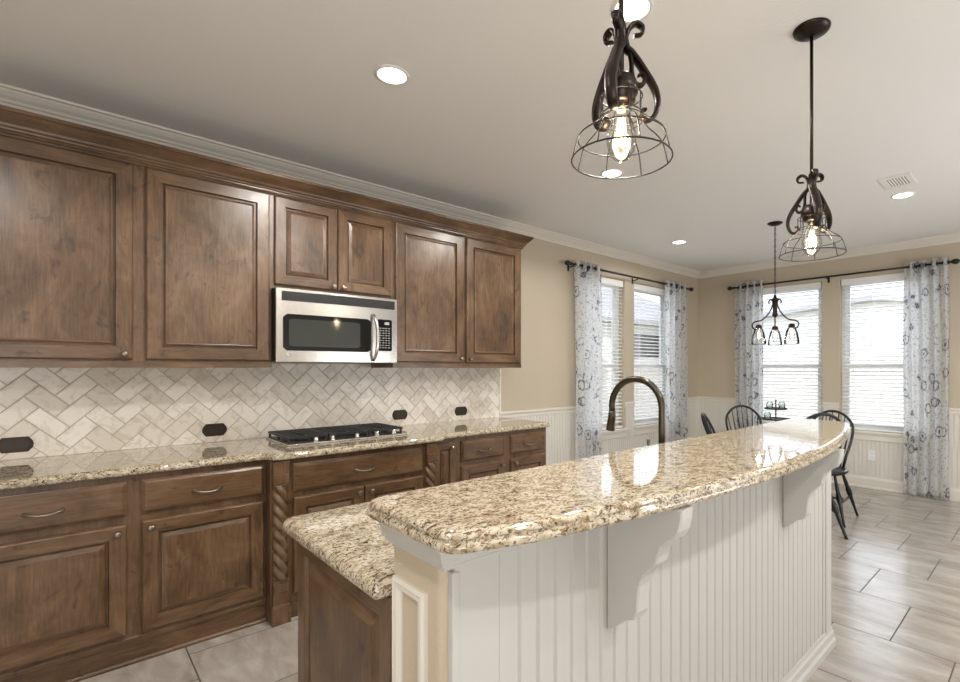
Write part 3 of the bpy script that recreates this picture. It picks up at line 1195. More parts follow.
# wooden cabinet on the kitchen side
t = thing('island_cabinet', 'brown wood island cabinet behind the raised bar wall', 'cabinet', (1.6, 1.28, 0))
m = MB(); m.box(.525, 2.70, KY1 + .002, 1.572, 0.0, .875, 0); m.build('case', WOODS_D, t)
pr = lambda a, d, z: (.5045 + d, a, z)
weld(leaf(.990, 1.572, .02, .875, pr, [(0, .0205), (0, .002), (.002, 0), (.052, 0), (.056, .003), (.060, .011), (.068, .011), (.100, .003)]).build('end_panel', WOODS_D, t))
for k in range(4):
    a = .56 + k * .53
    d_ = weld(leaf(a, a + .50, .12, .66, lambda a_, d, z: (a_, 1.5925 - d, z), RAISED(.06)).build('door', WOODS, t))
    w_ = weld(leaf(a, a + .50, .69, .845, lambda a_, d, z: (a_, 1.5925 - d, z), SLAB, True).build('drawer', WOODS, t))
# lower granite top
lo = rounded([(.470, KY1 + .003, .015), (2.74, KY1 + .003, 0), (2.74, 1.638, .03), (.470, 1.638, .045)])
m = slab(lo, .876, .914)
one('island_countertop', m, M['granite'], 'lower speckled granite counter on the wooden island cabinet', 'countertop', (1.6, 1.3, .876))

# raised bar wall
t = thing('bar_wall', 'cream beadboard island bar wall with corbels and tan end face', 'bar wall', (1.6, .885, 0))
BZ0 = 1.056
m = MB()
core = rounded([(KX0, KY0 + .013, .02), (KX1 - .002, KY0 + .013, 0), (KX1 - .002, KY1, 0), (KX0, KY1, 0)])
m.prism(core, 'z', 0, BZ0 - .001)
m.build('wall_core', plain('orange_peel_wall_paint', lin(194, 180, 157), 0.6, bump=(120, 0.6, 0.003)), t)
m = MB()
bead(.640, 2.640, 0.0, BZ0 - .001, 0, lambda a, d, z: (a, KY0 + .012 - d, z), m, pitch=.0541, depth=.012, groove=.0062)
m.build('beadboard_panel', M['island_white'], t)
m = MB()
m.box(KX0 + .020, .640, KY0 - .001, KY0 + .013, 0, BZ0 - .001)
m.box(KX0 + .012, KX0 + .030, KY0 - .004, KY0 + .013, 0, .985)
m.build('corner_stile', M['island_white'], t, bevel=.003)
m = MB()
m.box(2.640, 2.664, KY0 - .006, KY0 + .013, 0, BZ0 - .001)
m.box(2.664, KX1, KY0 - .012, KY0 + .013, 0, BZ0 - .001)
m.build('end_post', M['island_white'], t, bevel=.004)
# base board round the panel and the two ends
BB = [(0, 0), (.026, 0), (.026, .030), (.018, .040), (.016, .066), (.010, .074), (.008, .088), (0, .090)]
m = MB()
m.prism([(KY0 - .001 - d, z) for d, z in BB], 'x', KX0 - .012, KX1 + .018)
m.prism([(KX0 - d, z) for d, z in BB], 'y', KY0 - .02, KY1)
m.build('base_board', M['island_white'], t)
# cap moulding under the bar top: round the tan end and a short return on the front
CAP = [(0, .994), (.007, .994), (.009, 1.000), (.015, 1.004), (.015, 1.010), (.019, 1.017), (.026, 1.036), (.030, 1.041), (.030, BZ0 - .001)]
m = MB()
rings = []
for d, z in CAP:
    rings.append([(KX0 - d, KY1 + min(d, .017), z), (KX0 - d, KY0 - d * .8, z), (.640, KY0 - d * .8, z), (.640, KY0 + .014, z), (KX0 + .01, KY0 + .014, z), (KX0 + .01, KY1 + min(d, .017), z)])
m.loft(rings)
m.prism([(KY0 - .0, 1.030), (KY0 - .008, 1.034), (KY0 - .010, BZ0 - .001), (KY0, BZ0 - .001)], 'x', .640, 2.64)
m.build('cap_moulding', M['island_white'], t)
# picture-frame moulding on the tan end
m = MB()
f0, f1, g0, g1 = .848, .974, .16, .930
PF = [(0, 0), (0, .008), (.006, .014), (.012, .012), (.018, .012), (.026, .004), (.026, 0)]
rings = [[(KX0 - d, f0 + i, g0 + i), (KX0 - d, f1 - i, g0 + i), (KX0 - d, f1 - i, g1 - i), (KX0 - d, f0 + i, g1 - i)] for i, d in PF]
m.loft(rings, 0, False, False, False)
m.build('picture_frame_moulding', M['trim'], t)
# corbels
CB = [(0, .712), (.020, .722), (.050, .752), (.078, .764), (.088, .785), (.090, .815), (.094, .850), (.106, .880), (.126, .902), (.138, .916), (.142, .934),
      (.150, .956), (.166, .974), (.184, .986), (.194, 1.004), (.200, 1.030), (.202, BZ0 - .001), (0, BZ0 - .001)]
for cxa in (.985, 2.140):
    m = MB()
    tk = .050
    full = [(KY0 - .001 - d * 1.05, z) for d, z in CB]
    inn = offset_poly(full, .004)
    m.loft([[(cxa, *p) for p in inn], [(cxa + .004, *p) for p in full], [(cxa + tk - .004, *p) for p in full], [(cxa + tk, *p) for p in inn]])
    m.build('corbel', M['island_white'], t)

# bowed bar top
def bar_front(x):
    return .543 + .106 * (x - 1.55) ** 2


pts = [(.430, 1.022, .04), (.430, .668, .05)]
poly = rounded([(.452, 1.022, .045), (.452, .690, .05), (.60, bar_front(.60), 0), (2.80, bar_front(2.80), 0), (2.925, .735, .0), (2.925, 1.022, .05)], 8)
# refine the curved front
out = []
for i, p in enumerate(poly):
    out.append(p)
    q = poly[(i + 1) % len(poly)]
    if abs(p[0] - .60) < 1e-6 and abs(q[0] - 2.80) < 1e-6:
        for k in range(1, 44):
            x = .60 + 2.20 * k / 44
            out.append((x, bar_front(x)))
# soften the far front corner
o2 = []
for p in out:
    if abs(p[0] - 2.925) < 1e-6 and abs(p[1] - .735) < 1e-6:
        for q in ((2.855, .720), (2.895, .740), (2.917, .772), (2.925, .81)):
            o2.append(q)
    else:
        o2.append(p)
m = slab(o2, BZ0, 1.094, [(0.012, 0.0), (0.004, .08), (0, .22), (0, .42), (.003, .52), (.008, .56), (.008, .62), (.004, .70), (.005, .82), (.010, .93), (.020, 1.0)])
one('bar_top', m, M['granite'], 'raised polished granite bar top with a bowed front edge', 'countertop', (1.6, .78, BZ0))

# faucet --------------------------------------------------------------------
fx, fy = 1.745, 1.105
t = thing('kitchen_faucet', 'tall arched bronze gooseneck faucet behind the raised bar', 'faucet', (fx, fy, .914))
m = MB(); m.lathe([(.030, .914), (.030, .920), (.024, .926), (.022, .975), (.016, .985)], (fx, fy, 0), 20); m.build('base', M['faucet'], t)
m = MB()
dx, dy = -.10, .985
dl = math.hypot(dx, dy); dx /= dl; dy /= dl
R_ = .118
pts = [(fx, fy, .97), (fx, fy, 1.08), (fx, fy, 1.205)]
for k in range(1, 19):
    a = PI - PI * 1.06 * k / 18
    q = R_ + R_ * math.cos(a)
    pts.append((fx + dx * q, fy + dy * q, 1.205 + R_ * math.sin(a)))
m.tube(pts, .0135, 14)
m.build('gooseneck', M['faucet'], t)
e = pts[-1]
m = MB()
m.tube([e, (e[0] + dx * .002, e[1] + dy * .002, e[2] - .02), (e[0] + dx * .010, e[1] + dy * .010, e[2] - .085)], [.0150, .0165, .0185], 14)
m.build('spray_head', M['faucet'], t)
m = MB()
hx, hy = fx - .035, fy + .02
m.tube([(fx, fy, .955), (fx - .040, fy + .022, .958)], [.011, .011], 10)
m.tube([(fx - .040, fy + .022, .950), (fx - .047, fy + .026, 1.02), (fx - .052, fy + .029, 1.085)], [.009, .0085, .0060], 10)
m.build('handle', M['faucet'], t)


# ------------------------------------------------------------------ pendants
def arc_curl(c, r0, a0, a1, n, shrink=0.5):
    out = []
    for k in range(n + 1):
        q = k / n
        a = a0 + (a1 - a0) * q
        r = r0 * (1 - shrink * q)
        out.append((c[0] + r * math.cos(a), c[1] + r * math.sin(a)))
    return out


def spline(pts, n=8):
    """Catmull-Rom through points"""
    P = [Vector(p) for p in pts]
    P = [P[0] * 2 - P[1]] + P + [P[-1] * 2 - P[-2]]
    out = []
    for i in range(1, len(P) - 2):
        for k in range(n):
            q = k / n
            a, b, c, d = P[i - 1], P[i], P[i + 1], P[i + 2]
            out.append(0.5 * ((2 * b) + (c - a) * q + (2 * a - 5 * b + 4 * c - d) * q * q + (3 * b - a - 3 * c + d) * q ** 3))
    out.append(P[-2])
    return out


def pendant(label, x, y, drop, rz):
    """local z = 0 at the cage rim, canopy at z = drop"""
    t = thing('pendant_light', label, 'pendant lamp', (0, 0, 0), group='wire cage pendant lamps over the bar')
    m = MB(); m.lathe([(.005, drop - .032), (.018, drop - .030), (.050, drop - .020), (.066, drop - .010), (.069, drop - .003), (.069, drop - .0005)], n=28)
    m.build('canopy', M['bronze'], t)
    m = MB(); m.lathe([(.0065, .20), (.0065, drop - .030)], n=12); m.lathe([(.009, .30), (.012, .305), (.012, .325), (.009, .33)], n=12)
    m.build('stem', M['bronze'], t)
    m = MB()
    m.lathe([(.008, .205), (.026, .200), (.036, .188), (.040, .172), (.040, .158), (.034, .152), (.034, .140), (.022, .134)], n=22)
    m.build('socket_cap', M['bronze'], t)
    # three scrolled arms of flat bar
    for k in range(3):
        a = 2 * PI * k / 3 + rz
        ca, sa = math.cos(a), math.sin(a)
        side = (-sa, ca, 0)
        main = [(.030, .300), (.050, .306), (.052, .322), (.036, .330), (.020, .318), (.010, .292), (.012, .270), (.028, .255), (.058, .215), (.084, .172), (.090, .138), (.080, .108), (.062, .098), (.050, .108), (.052, .122), (.062, .124)]
        main = [Vector((r_, z, 0)) for r_, z in main]
        P3 = [(p.x * ca, p.x * sa, p.y) for p in spline(main, 6)]
        rr = [0.0048 + 0.0046 * math.sin(PI * i / (len(P3) - 1)) for i in range(len(P3))]
        m = MB(); m.tube(P3, rr, 8, flat=(1.7, .75, side))
        ao = m.build('scroll_arm', M['bronze'], t)
        inner = [(.011, .305), (.016, .275), (.024, .240), (.026, .205), (.034, .184), (.050, .182), (.058, .198), (.050, .210), (.042, .204)]
        P3 = [(p.x * ca, p.x * sa, p.y) for p in spline([Vector((r_, z, 0)) for r_, z in inner], 6)]
        rr = [0.0044 + 0.0028 * math.sin(PI * i / (len(P3) - 1)) for i in range(len(P3))]
        m = MB(); m.tube(P3, rr, 8, flat=(1.6, .8, side))
        m.build('inner_scroll', M['bronze'], ao)
    # wire cage
    m = MB()
    wr = .0017

    def ring(r_, z, w_=wr):
        m.tube([(r_ * math.cos(2 * PI * i / 36), r_ * math.sin(2 * PI * i / 36), z) for i in range(36)], w_, 6, closed=True)
    ring(.050, .150); ring(.050, .106); ring(.054, .096, .0014); ring(.1045, .052); ring(.120, 0, .0021)
    for k in range(8):
        a = 2 * PI * k / 8 + .2
        prof = spline([Vector((.050, .150, 0)), Vector((.050, .106, 0)), Vector((.066, .086, 0)), Vector((.090, .068, 0)), Vector((.1045, .052, 0)), Vector((.113, .028, 0)), Vector((.120, 0, 0))], 4)
        m.tube([(p.x * math.cos(a), p.x * math.sin(a), p.y) for p in prof], wr, 6)
    m.build('wire_cage', M['rod'], t)
    # bulb
    m = MB()
    m.lathe([(.014, .138), (.0145, .122), (.018, .112), (.027, .092), (.0355, .062), (.036, .042), (.030, .016), (.017, .001), (.004, -.004)], n=24)
    bo = m.build('bulb', M['bulb_glass'], t)
    m = MB()
    m.lathe([(.013, .139), (.013, .118)], n=16)
    m.build('bulb_base', M['nickel'], bo)
    m = MB()
    for k in range(6):
        a = 2 * PI * k / 6
        b = 2 * PI * (k + .5) / 6
        m.tube([(.008 * math.cos(a), .008 * math.sin(a), .098), (.013 * math.cos(b), .013 * math.sin(b), .034)], .0013, 5)
        m.tube([(.013 * math.cos(b), .013 * math.sin(b), .034), (.008 * math.cos(a + 1.05), .008 * math.sin(a + 1.05), .098)], .0013, 5)
    m.build('filament', M['filament'], bo)
    l = bpy.data.lights.new('bulb_glow', 'POINT')
    l.energy = 3.5
    l.color = (1, .80, .55)
    l.shadow_soft_size = .025
    lo_ = bpy.data.objects.new('bulb_glow', l)
    COL.objects.link(lo_)
    lo_.parent = t
    lo_.location = (0, 0, .06)
    t.location = (x, y, CE - drop)
    return t


pendant('black scrolled wire cage pendant lamp hanging at the near end of the bar', .972, .728, CE - 1.872, math.radians(-38))
pendant('black scrolled wire cage pendant lamp hanging at the far end of the bar', 2.190, .690, CE - 1.828, math.radians(92.5))


# chandelier ----------------------------------------------------------------
t = thing('chandelier', 'small dark chandelier with clear glass shades over the breakfast table', 'chandelier', (0, 0, 0))
zb = 1.590
m = MB(); m.lathe([(.004, CE - .03 - zb), (.04, CE - .022 - zb), (.066, CE - .008 - zb), (.068, CE - .0005 - zb)], n=24); m.build('canopy', M['bronze'], t)
m = MB()
z = .475
k = 0
while z < CE - .03 - zb:
    a = (k % 2) * PI / 2
    cs, sn = math.cos(a), math.sin(a)
    m.tube([(.008 * math.cos(q * PI / 5) * cs, .008 * math.cos(q * PI / 5) * sn, z + .017 * math.sin(q * PI / 5)) for q in range(10)], .0022, 5, closed=True)
    z += .027; k += 1
m.build('chain', M['rod'], t)
m = MB(); m.tube([(.003, 0, .46), (.004, .002, .8), (.002, 0, CE - .03 - zb)], .0025, 6); m.build('cord', M['black'], t)
m = MB()
m.lathe([(.006, .475), (.012, .462), (.016, .445), (.030, .435), (.034, .425), (.020, .412), (.020, .300), (.026, .285), (.022, .270), (.008, .258), (.003, .245)], n=18)
m.build('hub', M['bronze'], t)
for k in range(3):
    a = 2 * PI * k / 3 + 0.363
    ca, sa = math.cos(a), math.sin(a)
    arm = [(.055, .385), (.062, .405), (.045, .425), (.024, .410), (.026, .370), (.060, .300), (.125, .235), (.195, .215), (.224, .190), (.215, .155), (.185, .145), (.165, .165), (.160, .185)]
    P3 = [(p.x * ca, p.x * sa, p.y) for p in spline([Vector((r_, zz, 0)) for r_, zz in arm], 6)]
    m = MB(); m.tube(P3, .0065, 8); ao = m.build('arm', M['bronze'], t)
    c = (.160 * ca, .160 * sa, 0)
    m = MB(); m.lathe([(.012, .190), (.026, .182), (.030, .160), (.026, .150)], c, 16); m.build('socket', M['bronze'], ao)
    m = MB()
    outer = [(.030, .152), (.040, .138), (.052, .100), (.062, .050), (.066, .010), (.062, .002)]
    m.lathe(outer + [(r_ - .003, zz) for r_, zz in reversed(outer)], c, 24, cap=False)
    m.build('glass_shade', M['shade_glass'], ao)
    m = MB(); m.lathe([(.012, .150), (.013, .12), (.024, .085), (.026, .068), (.018, .048), (.004, .042)], c, 16)
    bo = m.build('bulb', M['bulb_glass'], ao)
    m = MB()
    for q in range(5):
        b = 2 * PI * q / 5
        m.tube([(c[0] + .006 * math.cos(b), c[1] + .006 * math.sin(b), .118), (c[0] + .012 * math.cos(b), c[1] + .012 * math.sin(b), .062)], .0016, 5)
    m.build('filament', M['filament'], bo)
    l = bpy.data.lights.new('bulb_glow', 'POINT')
    l.energy = 1.2
    l.color = (1, .82, .58)
    l.shadow_soft_size = .018
    lo_ = bpy.data.objects.new('bulb_glow', l)
    COL.objects.link(lo_)
    lo_.parent = t
    lo_.location = (c[0], c[1], .085)
t.location = (4.866, 1.851, zb)

# recessed ceiling lamps ----------------------------------------------------
src = None
for (x, y, r, p, lab) in ((1.110, 2.155, .080, 52, 'round recessed ceiling lamp in front of the microwave cabinets'), (2.788, 2.169, .080, 48, 'round recessed ceiling lamp seen through the near pendant cage'),
                          (4.842, 2.852, .080, 16, 'round recessed ceiling lamp near the room corner by the kitchen wall windows'), (4.814, .851, .080, 16, 'round recessed ceiling lamp beside the ceiling vent'),
                          (1.566, 1.122, .080, 60, 'round recessed ceiling lamp right behind the near pendant stem'),
                          (-.45, 1.12, .080, 60, 'round recessed ceiling lamp over the near end of the kitchen aisle, outside the view'),
                          (1.10, -.85, .080, 85, 'round recessed ceiling lamp out on the open side of the room, nearer the bar'),
                          (2.78, -.85, .080, 80, 'round recessed ceiling lamp out on the open side of the room, towards the far wall')):
    t = thing('recessed_light', lab, 'ceiling lamp', (x, y, CE), group='round recessed ceiling lamps')
    m = MB()
    m.lathe([(r, -.0005), (r + .001, -.004), (r - .008, -.007), (r - .014, -.006), (r - .016, -.0005)], (x, y, CE), 28, cap=False)
    m.build('trim_ring', M['vent_white'], t)
    m = MB(); m.lathe([(r - .0155, -.0006), (r - .0155, -.003), (.002, -.004)], (x, y, CE), 28)
    m.build('lens', M['lamp'], t)
    l = bpy.data.lights.new('recessed_glow', 'SPOT')
    l.energy = p
    l.color = (1, .955, .89)
    l.spot_size = math.radians(168)
    l.spot_blend = .25
    l.shadow_soft_size = .06
    q = bpy.data.objects.new('recessed_glow', l)
    COL.objects.link(q)
    q.parent = t
    q.location = (0, 0, -.03)

# ceiling vent --------------------------------------------------------------
vx0, vx1, vy0, vy1 = 4.285, 4.565, .715, .915
t = thing('ceiling_vent', 'white louvred air vent in the ceiling beside a recessed lamp', 'vent', ((vx0 + vx1) / 2, (vy0 + vy1) / 2, CE))
m = MB()
fr = [[(vx0 + i, vy0 + i, CE - d), (vx1 - i, vy0 + i, CE - d), (vx1 - i, vy1 - i, CE - d), (vx0 + i, vy1 - i, CE - d)] for i, d in ((0, .0005), (0, .004), (.006, .008), (.040, .008), (.040, .0005))]
m.loft(fr, 0, False, False, False)
m.build('frame', M['vent_white'], t)
m = MB(); m.box(vx0 + .038, vx1 - .038, vy0 + .038, vy1 - .038, CE - .0015, CE - .0005); m.build('duct_screen', M['vent_dark'], t)
m = MB()
for k in range(7):
    y = vy0 + .048 + k * .0175
    m.prism([(y, CE - .002), (y + .002, CE - .002), (y + .0095, CE - .0075), (y + .0075, CE - .0085)], 'x', vx0 + .040, vx1 - .040)
m.build('louvers', M['vent_white'], t)


# ------------------------------------------------------------------ curtain rods and curtains
def rod(wall, a0, a1, z, label):
    def pt(a, d, zz):
        return (a, W - d, zz) if wall == 'L' else (B - d, a, zz)
    t = thing('curtain_rod', label, 'curtain rod', pt((a0 + a1) / 2, .09, z), group='black curtain rods')
    m = MB(); m.tube([pt(a0, .09, z), pt(a1, .09, z)], .0115, 12); m.build('pole', M['rod'], t)
    for a, s in ((a0, -1), (a1, 1)):
        m = MB()
        prof = [(.0125, -.012), (.019, -.004), (.019, .004), (.012, .010), (.014, .018), (.024, .034), (.029, .052), (.026, .070), (.015, .084), (.003, .090)]
        if wall == 'L':
            m.lathe([(r_, s * h) for r_, h in prof], (a, W - .09, z), 14, axis='x')
        else:
            m.lathe([(r_, s * h) for r_, h in prof], (B - .09, a, z), 14, axis='y')
        m.build('finial', M['rod'], t)
    for a in (a0 + .05, (a0 + a1) / 2, a1 - .05):
        m = MB()
        m.tube([pt(a, .001, z - .02), pt(a, .06, z - .018), pt(a, .088, z - .012)], .006, 8)
        q0, q1 = pt(a - .012, .006, z - .06), pt(a + .012, .0005, z + .01)
        m.box(min(q0[0], q1[0]), max(q0[0], q1[0]), min(q0[1], q1[1]), max(q0[1], q1[1]), z - .06, z + .01)
        m.build('bracket', M['rod'], t)


rod('L', 3.83, 6.24, 2.462, 'black curtain rod with ball finials on the kitchen wall')
rod('B', .775, 3.035, 2.455, 'black curtain rod with ball finials on the far window wall')


def curtain(wall, a0, a1, waves, label, seed, flare=0.02):
    rnd = random.Random(seed)
    def pt(a, d, zz):
        return (a, W - d, zz) if wall == 'L' else (B - d, a, zz)
    zt, z0 = 2.512, .012
    t = thing('window_curtain', label, 'curtain', pt((a0 + a1) / 2, .09, z0), group='white curtains with grey floral print')
    nx, nz = waves * 14, 46
    off = ROOT[t.name]
    vs, uvs = [], []
    ph = [rnd.uniform(-.5, .5) for _ in range(8)]
    mid = (a0 + a1) / 2
    # arc length of the folds for the print
    amp = .036
    flat_w = (a1 - a0) * 1.9
    for j in range(nz + 1):
        q = j / nz
        z = zt + (z0 - zt) * q
        for i in range(nx + 1):
            s = i / nx
            a = a0 + (a1 - a0) * s
            a = mid + (a - mid) * (1 + flare * math.sin(q * 3.0 + ph[0]) + .02 * math.sin(q * 7 + ph[1]))
            th = 2 * PI * waves * s + .5 * q * math.sin(3 * s + ph[2] * 4) + .35 * math.sin(q * 4 + ph[3] * 3)
            d = .09 + amp * (1 - .15 * q) * math.sin(th) + .008 * math.sin(2 * th + ph[4] * 5 + q * 3) * q
            a += .006 * math.cos(th * 1.0 + q * 2) * q
            vs.append(tuple(c - o_ for c, o_ in zip(pt(a, d, z), off)))
            uvs.append((s * flat_w, q * (zt - z0)))
    fs = [(j * (nx + 1) + i, j * (nx + 1) + i + 1, (j + 1) * (nx + 1) + i + 1, (j + 1) * (nx + 1) + i) for j in range(nz) for i in range(nx)]
    me = bpy.data.meshes.new('fabric')
    me.from_pydata(vs, [], fs)
    ul = me.uv_layers.new(name='UVMap')
    for lp in me.loops:
        ul.data[lp.index].uv = uvs[lp.vertex_index]
    me.materials.append(M['curtain'])
    me.polygons.foreach_set('use_smooth', [True] * len(fs))
    o = bpy.data.objects.new('fabric', me)
    COL.objects.link(o)
    o.parent = t
    sl = o.modifiers.new('cloth_thickness', 'SOLIDIFY'); sl.thickness = .0012
    ROOT[o.name] = off
    for k in range(waves * 2):
        s = (k + .5) / (waves * 2)
        s = (k * .5) / waves + 0.0
        if k == 0:
            s = .012
        a = a0 + (a1 - a0) * s
        m = MB()
        n_ = 16
        if wall == 'L':
            m.tube([(a, W - .09 + .021 * math.cos(2 * PI * q / n_), 2.459 + .021 * math.sin(2 * PI * q / n_)) for q in range(n_)], .004, 6, closed=True)
        else:
            m.tube([(B - .09 + .021 * math.cos(2 * PI * q / n_), a, 2.457 + .021 * math.sin(2 * PI * q / n_)) for q in range(n_)], .004, 6, closed=True)
        m.build('grommet', M['rod'], t)
    return t


curtain('L', 3.885, 4.335, 4, 'grey-printed white curtain on the kitchen wall nearer the cabinets', 1)
curtain('L', 5.640, 6.175, 4, 'grey-printed white curtain on the kitchen wall nearer the room corner', 2)
curtain('B', 2.640, 3.005, 4, 'grey-printed white curtain on the far wall behind the chandelier', 3)
curtain('B', .775, 1.150, 4, 'grey-printed white curtain on the far wall reaching the visible tile floor', 4)


# ------------------------------------------------------------------ breakfast table, chairs and stand
TX, TY = 4.97, 1.80
t = thing('breakfast_table', 'round wooden breakfast table hidden behind the bar end', 'table', (TX, TY, 0))
m = MB(); m.lathe([(.37, .722), (.395, .728), (.40, .742), (.39, .75), (.02, .75)], (TX, TY, 0), 48); m.build('tabletop', M['table_wood'], t)
m = MB(); m.lathe([(.14, .722), (.13, .69), (.05, .66), (.04, .55), (.06, .45), (.075, .35), (.055, .22), (.05, .12), (.06, .08)], (TX, TY, 0), 24); m.build('pedestal', M['black_paint'], t)
m = MB(); m.lathe([(.13, .0005), (.13, .02), (.10, .04), (.06, .08)], (TX, TY, 0), 24); m.build('foot', M['black_paint'], t)

# two-tier serving stand
SX, SY, SB = 4.925, 1.866, .7505
t = thing('tiered_stand', 'dark two-tier serving stand on the breakfast table', 'serving stand', (SX, SY, SB))
m = MB(); m.lathe([(.06, 0), (.06, .006), (.012, .014), (.006, .03), (.006, .30), (.010, .305), (.004, .32)], (SX, SY, SB), 16); m.build('post', M['iron'], t)
tilt_a = YAW + PI / 2
for z, r_ in ((.125, .125), (.224, .098)):
    m = MB(); m.lathe([(.004, 0), (r_, 0), (r_ + .004, .014), (r_ - .002, .014), (r_ - .004, .006), (.004, .006)], (SX, SY, SB + z), 28, cap=False); m.build('tray', M['iron'], t)
rx, ry = math.sin(YAW), -math.cos(YAW)
src = None
for k, (s_, z, lab) in enumerate(((-.058, .2305, 'small clear glass jar on the upper tray, on its kitchen wall side'), (.058, .2305, 'small clear glass jar on the upper tray, on its far wall side'),
                                  (-.080, .1315, 'small clear glass jar on the lower tray of the serving stand'))):
    if src is None:
        src = thing('glass_jar', lab, 'jar', (0, 0, 0), group='glass jars on the serving stand')
        m = MB(); o__ = [(.026, 0), (.030, .008), (.030, .048), (.024, .058), (.024, .066)]
        m.lathe(o__ + [(r_ - .003, max(z_, .003)) for r_, z_ in reversed(o__)], n=18, cap=False)
        m.build('body', M['jar'], src)
        m = MB(); m.lathe([(.024, .003), (.024, .034)], n=16); m.build('candle', plain('candle_wax', lin(225, 220, 205), .6), src)
        j = src
    else:
        j = copy_tree(src)
    j['label'] = lab
    j.location = (SX + rx * s_, SY + ry * s_, SB + z)


def chair_proto():
    """bow-back Windsor chair, local +x is the way it faces, origin on the floor under the seat"""
    t = thing('windsor_chair', 'x', 'chair', (0, 0, 0), group='black spindle-back chairs at the breakfast table')
    m = MB()
    out = []
    for k in range(28):
        a = 2 * PI * k / 28
        r_ = .215 * (1 + .05 * math.cos(2 * a))
        out.append((.225 * math.cos(a) * (1 - .02), r_ * math.sin(a) * (1.0 + .05 * math.cos(a))))
    rings = []
    for ins, z in ((.03, .415), (.008, .425), (0, .438), (.006, .450), (.03, .452), (.09, .442), (.15, .440)):
        rings.append([(x, y, z) for x, y in offset_poly(out, ins)])
    m.loft(rings, 0, True)
    m.build('seat', M['black_paint'], t)
    feet = {}
    for sx_, sy_ in ((1, 1), (1, -1), (-1, 1), (-1, -1)):
        top = Vector((.125 * sx_, .125 * sy_, .418)); bot = Vector((.235 * sx_ if sx_ > 0 else -.245, .225 * sy_, .0))
        feet[(sx_, sy_)] = (top, bot)
        P_, R__ = [], []
        for k in range(13):
            q = k / 12
            P_.append(top.lerp(bot, q))
            R__.append(.0115 + .0085 * math.sin(PI * min(1, q * 1.15)) ** 2 + (.004 if 5 <= k <= 6 else 0) - (.003 if k in (4, 7) else 0))
        m = MB(); m.tube(P_, R__, 10); m.build('leg', M['black_paint'], t)

    def at(s_, q):
        return feet[s_][0].lerp(feet[s_][1], q)
    mids = []
    for sy_ in (1, -1):
        a, b = at((1, sy_), .55), at((-1, sy_), .55)
        m = MB(); m.tube([a, a.lerp(b, .3), a.lerp(b, .5), a.lerp(b, .7), b], [.008, .011, .013, .011, .008], 8); m.build('stretcher', M['black_paint'], t)
        mids.append(a.lerp(b, .5))
    m = MB(); m.tube([mids[0], mids[0].lerp(mids[1], .5), mids[1]], [.009, .012, .009], 8); m.build('stretcher', M['black_paint'], t)

    def bowp(q):   # q in 0..1 along the bow
        a = PI * q
        y = -math.cos(a) * (.128 + .105 * min(1, 1.5 * math.sin(a)) ** .8)
        h = (math.sin(a) ** .62) * .512
        return Vector((-.150 - .035 * math.sin(a) - h * .30, y, .440 + h))
    m = MB(); m.tube([bowp(k / 40) for k in range(41)], .0118, 10); m.build('bow', M['black_paint'], t)
    for k in range(7):
        s_ = -1 + 2 * (k + 1) / 8
        base = Vector((-.180 + .030 * s_ * s_, .135 * s_, .440))
        # find the bow point with matching y fan
        best = min((bowp(i / 200) for i in range(15, 186)), key=lambda p: abs(p.y - .215 * s_))
        P_ = [base.lerp(best, q / 8) for q in range(9)]
        R__ = [.0062, .0075, .0095, .0098, .0085, .0068, .0058, .0052, .0048]
        m = MB(); m.tube(P_, R__, 8); m.build('spindle', M['black_paint'], t)
    return t


proto = chair_proto()
spots = [(4.445, 1.985, (.64, -.77), 'black spindle-back chair nearest the kitchen wall windows, seen almost edge-on'),
         (5.160, 2.190, (-.74, -.67), 'black spindle-back chair whose full rounded back shows left of the serving stand'),
         (5.065, 1.500, (-.99, -.04), 'black spindle-back chair past the bar end with two legs in view'),
         (4.535, 1.520, (.70, .71), 'black spindle-back chair with only its rounded top showing over the bar end')]
for k, (x, y, f, lab) in enumerate(spots):
    o_ = proto if k == 0 else copy_tree(proto)
    o_.location = (x, y, 0)
    o_.rotation_euler = (0, 0, math.atan2(f[1], f[0]))
    o_['label'] = lab
    if k == 3:
        o_.scale = (1.06, 1.06, 1.06)

# ------------------------------------------------------------------ outside
mb = MB(); mb.box(B + TW + .02, 60, -30, 50, -.35, -.15); mb.box(-20, B + TW + .02, W + TW + .02, 50, -.35, -.15)
tag(mb.build('yard_ground', M['lawn']), 'mown lawn outside the windows', 'lawn', kind='structure')


def fence(along, c, a0, a1, h, label):
    t = thing('yard_fence', label, 'fence', (c, (a0 + a1) / 2, -.15) if along == 'y' else ((a0 + a1) / 2, c, -.15), group='board fences in the yard')
    m = MB()
    a = a0
    while a < a1:
        if along == 'y':
            m.box(c - .01, c + .01, a, a + .138, -.15, h)
        else:
            m.box(a, a + .138, c - .01, c + .01, -.15, h)
        a += .145
    m.build('boards', M['fence'], t)
    m = MB()
    for z in (.25, h - .3):
        if along == 'y':
            m.box(c + .01, c + .05, a0, a1, z, z + .09)
        else:
            m.box(a0, a1, c + .01, c + .05, z, z + .09)
    m.build('rails', M['fence'], t)


fence('y', 10.9, -6, 8.4, 1.62, 'weathered board fence outside the far window')
fence('x', 8.6, 0, 10.8, 1.62, 'weathered board fence outside the kitchen wall windows')


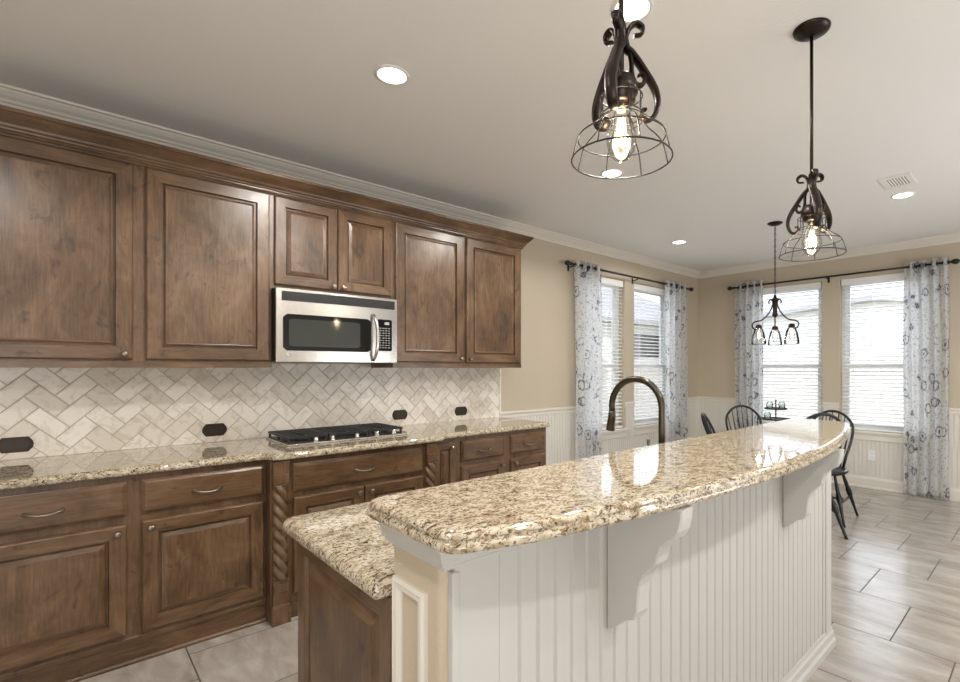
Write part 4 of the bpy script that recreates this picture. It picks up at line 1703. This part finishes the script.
def house(label, cx_, cy_, rz, hw, hd, eave, ridge, wins):
    t = bpy.data.objects.new('neighbour_house', None)
    COL.objects.link(t)
    tag(t, label, 'house')
    ROOT[t.name] = (0, 0, 0)
    m = MB(); m.box(-hw, hw, -hd, hd, -.15, eave); m.build('walls', M['siding'], t)
    m = MB(); o_ = .45
    m.add([(-hw - o_, -hd - o_, eave), (hw + o_, -hd - o_, eave), (hw + o_, hd + o_, eave), (-hw - o_, hd + o_, eave), (-hw * .35, 0, ridge), (hw * .35, 0, ridge),
           (-hw - o_, -hd - o_, eave - .18), (hw + o_, -hd - o_, eave - .18), (hw + o_, hd + o_, eave - .18), (-hw - o_, hd + o_, eave - .18)],
          [(0, 1, 5, 4), (1, 2, 5), (2, 3, 4, 5), (3, 0, 4), (6, 7, 1, 0), (7, 8, 2, 1), (8, 9, 3, 2), (9, 6, 0, 3), (6, 9, 8, 7)])
    m.build('hip_roof', M['roof'], t)
    for (side, a, z0, z1, w_) in wins:
        m = MB(); s2 = MB()
        if side == 'f':
            m.box(a, a + w_, -hd - .03, -hd + .01, z0, z1)
            s2.box(a - .42, a - .06, -hd - .05, -hd + .01, z0, z1); s2.box(a + w_ + .06, a + w_ + .42, -hd - .05, -hd + .01, z0, z1)
        else:
            m.box(-hw - .03, -hw + .01, a, a + w_, z0, z1)
            s2.box(-hw - .05, -hw + .01, a - .42, a - .06, z0, z1); s2.box(-hw - .05, -hw + .01, a + w_ + .06, a + w_ + .42, z0, z1)
        wo = m.build('house_window', M['black_glass'], t)
        s2.build('shutters', M['shutter'], wo)
    t.location = (cx_, cy_, 0)
    t.rotation_euler = (0, 0, rz)
    return t


house('pale neighbouring house with grey hip roof beyond the far window', 26.7, 5.85, math.radians(57.3), 4.0, 4.0, 3.95, 6.9, [('f', -3.2, 2.6, 3.55, .7), ('f', 1.2, 1.7, 3.1, 1.0)])
house('pale neighbouring house with grey hip roof beyond the kitchen wall windows', 15.0, 14.5, -0.1, 5.5, 3.2, 3.2, 5.4, [('f', -3.5, 1.4, 2.7, 1.1), ('f', 1.5, 1.4, 2.7, 1.1)])
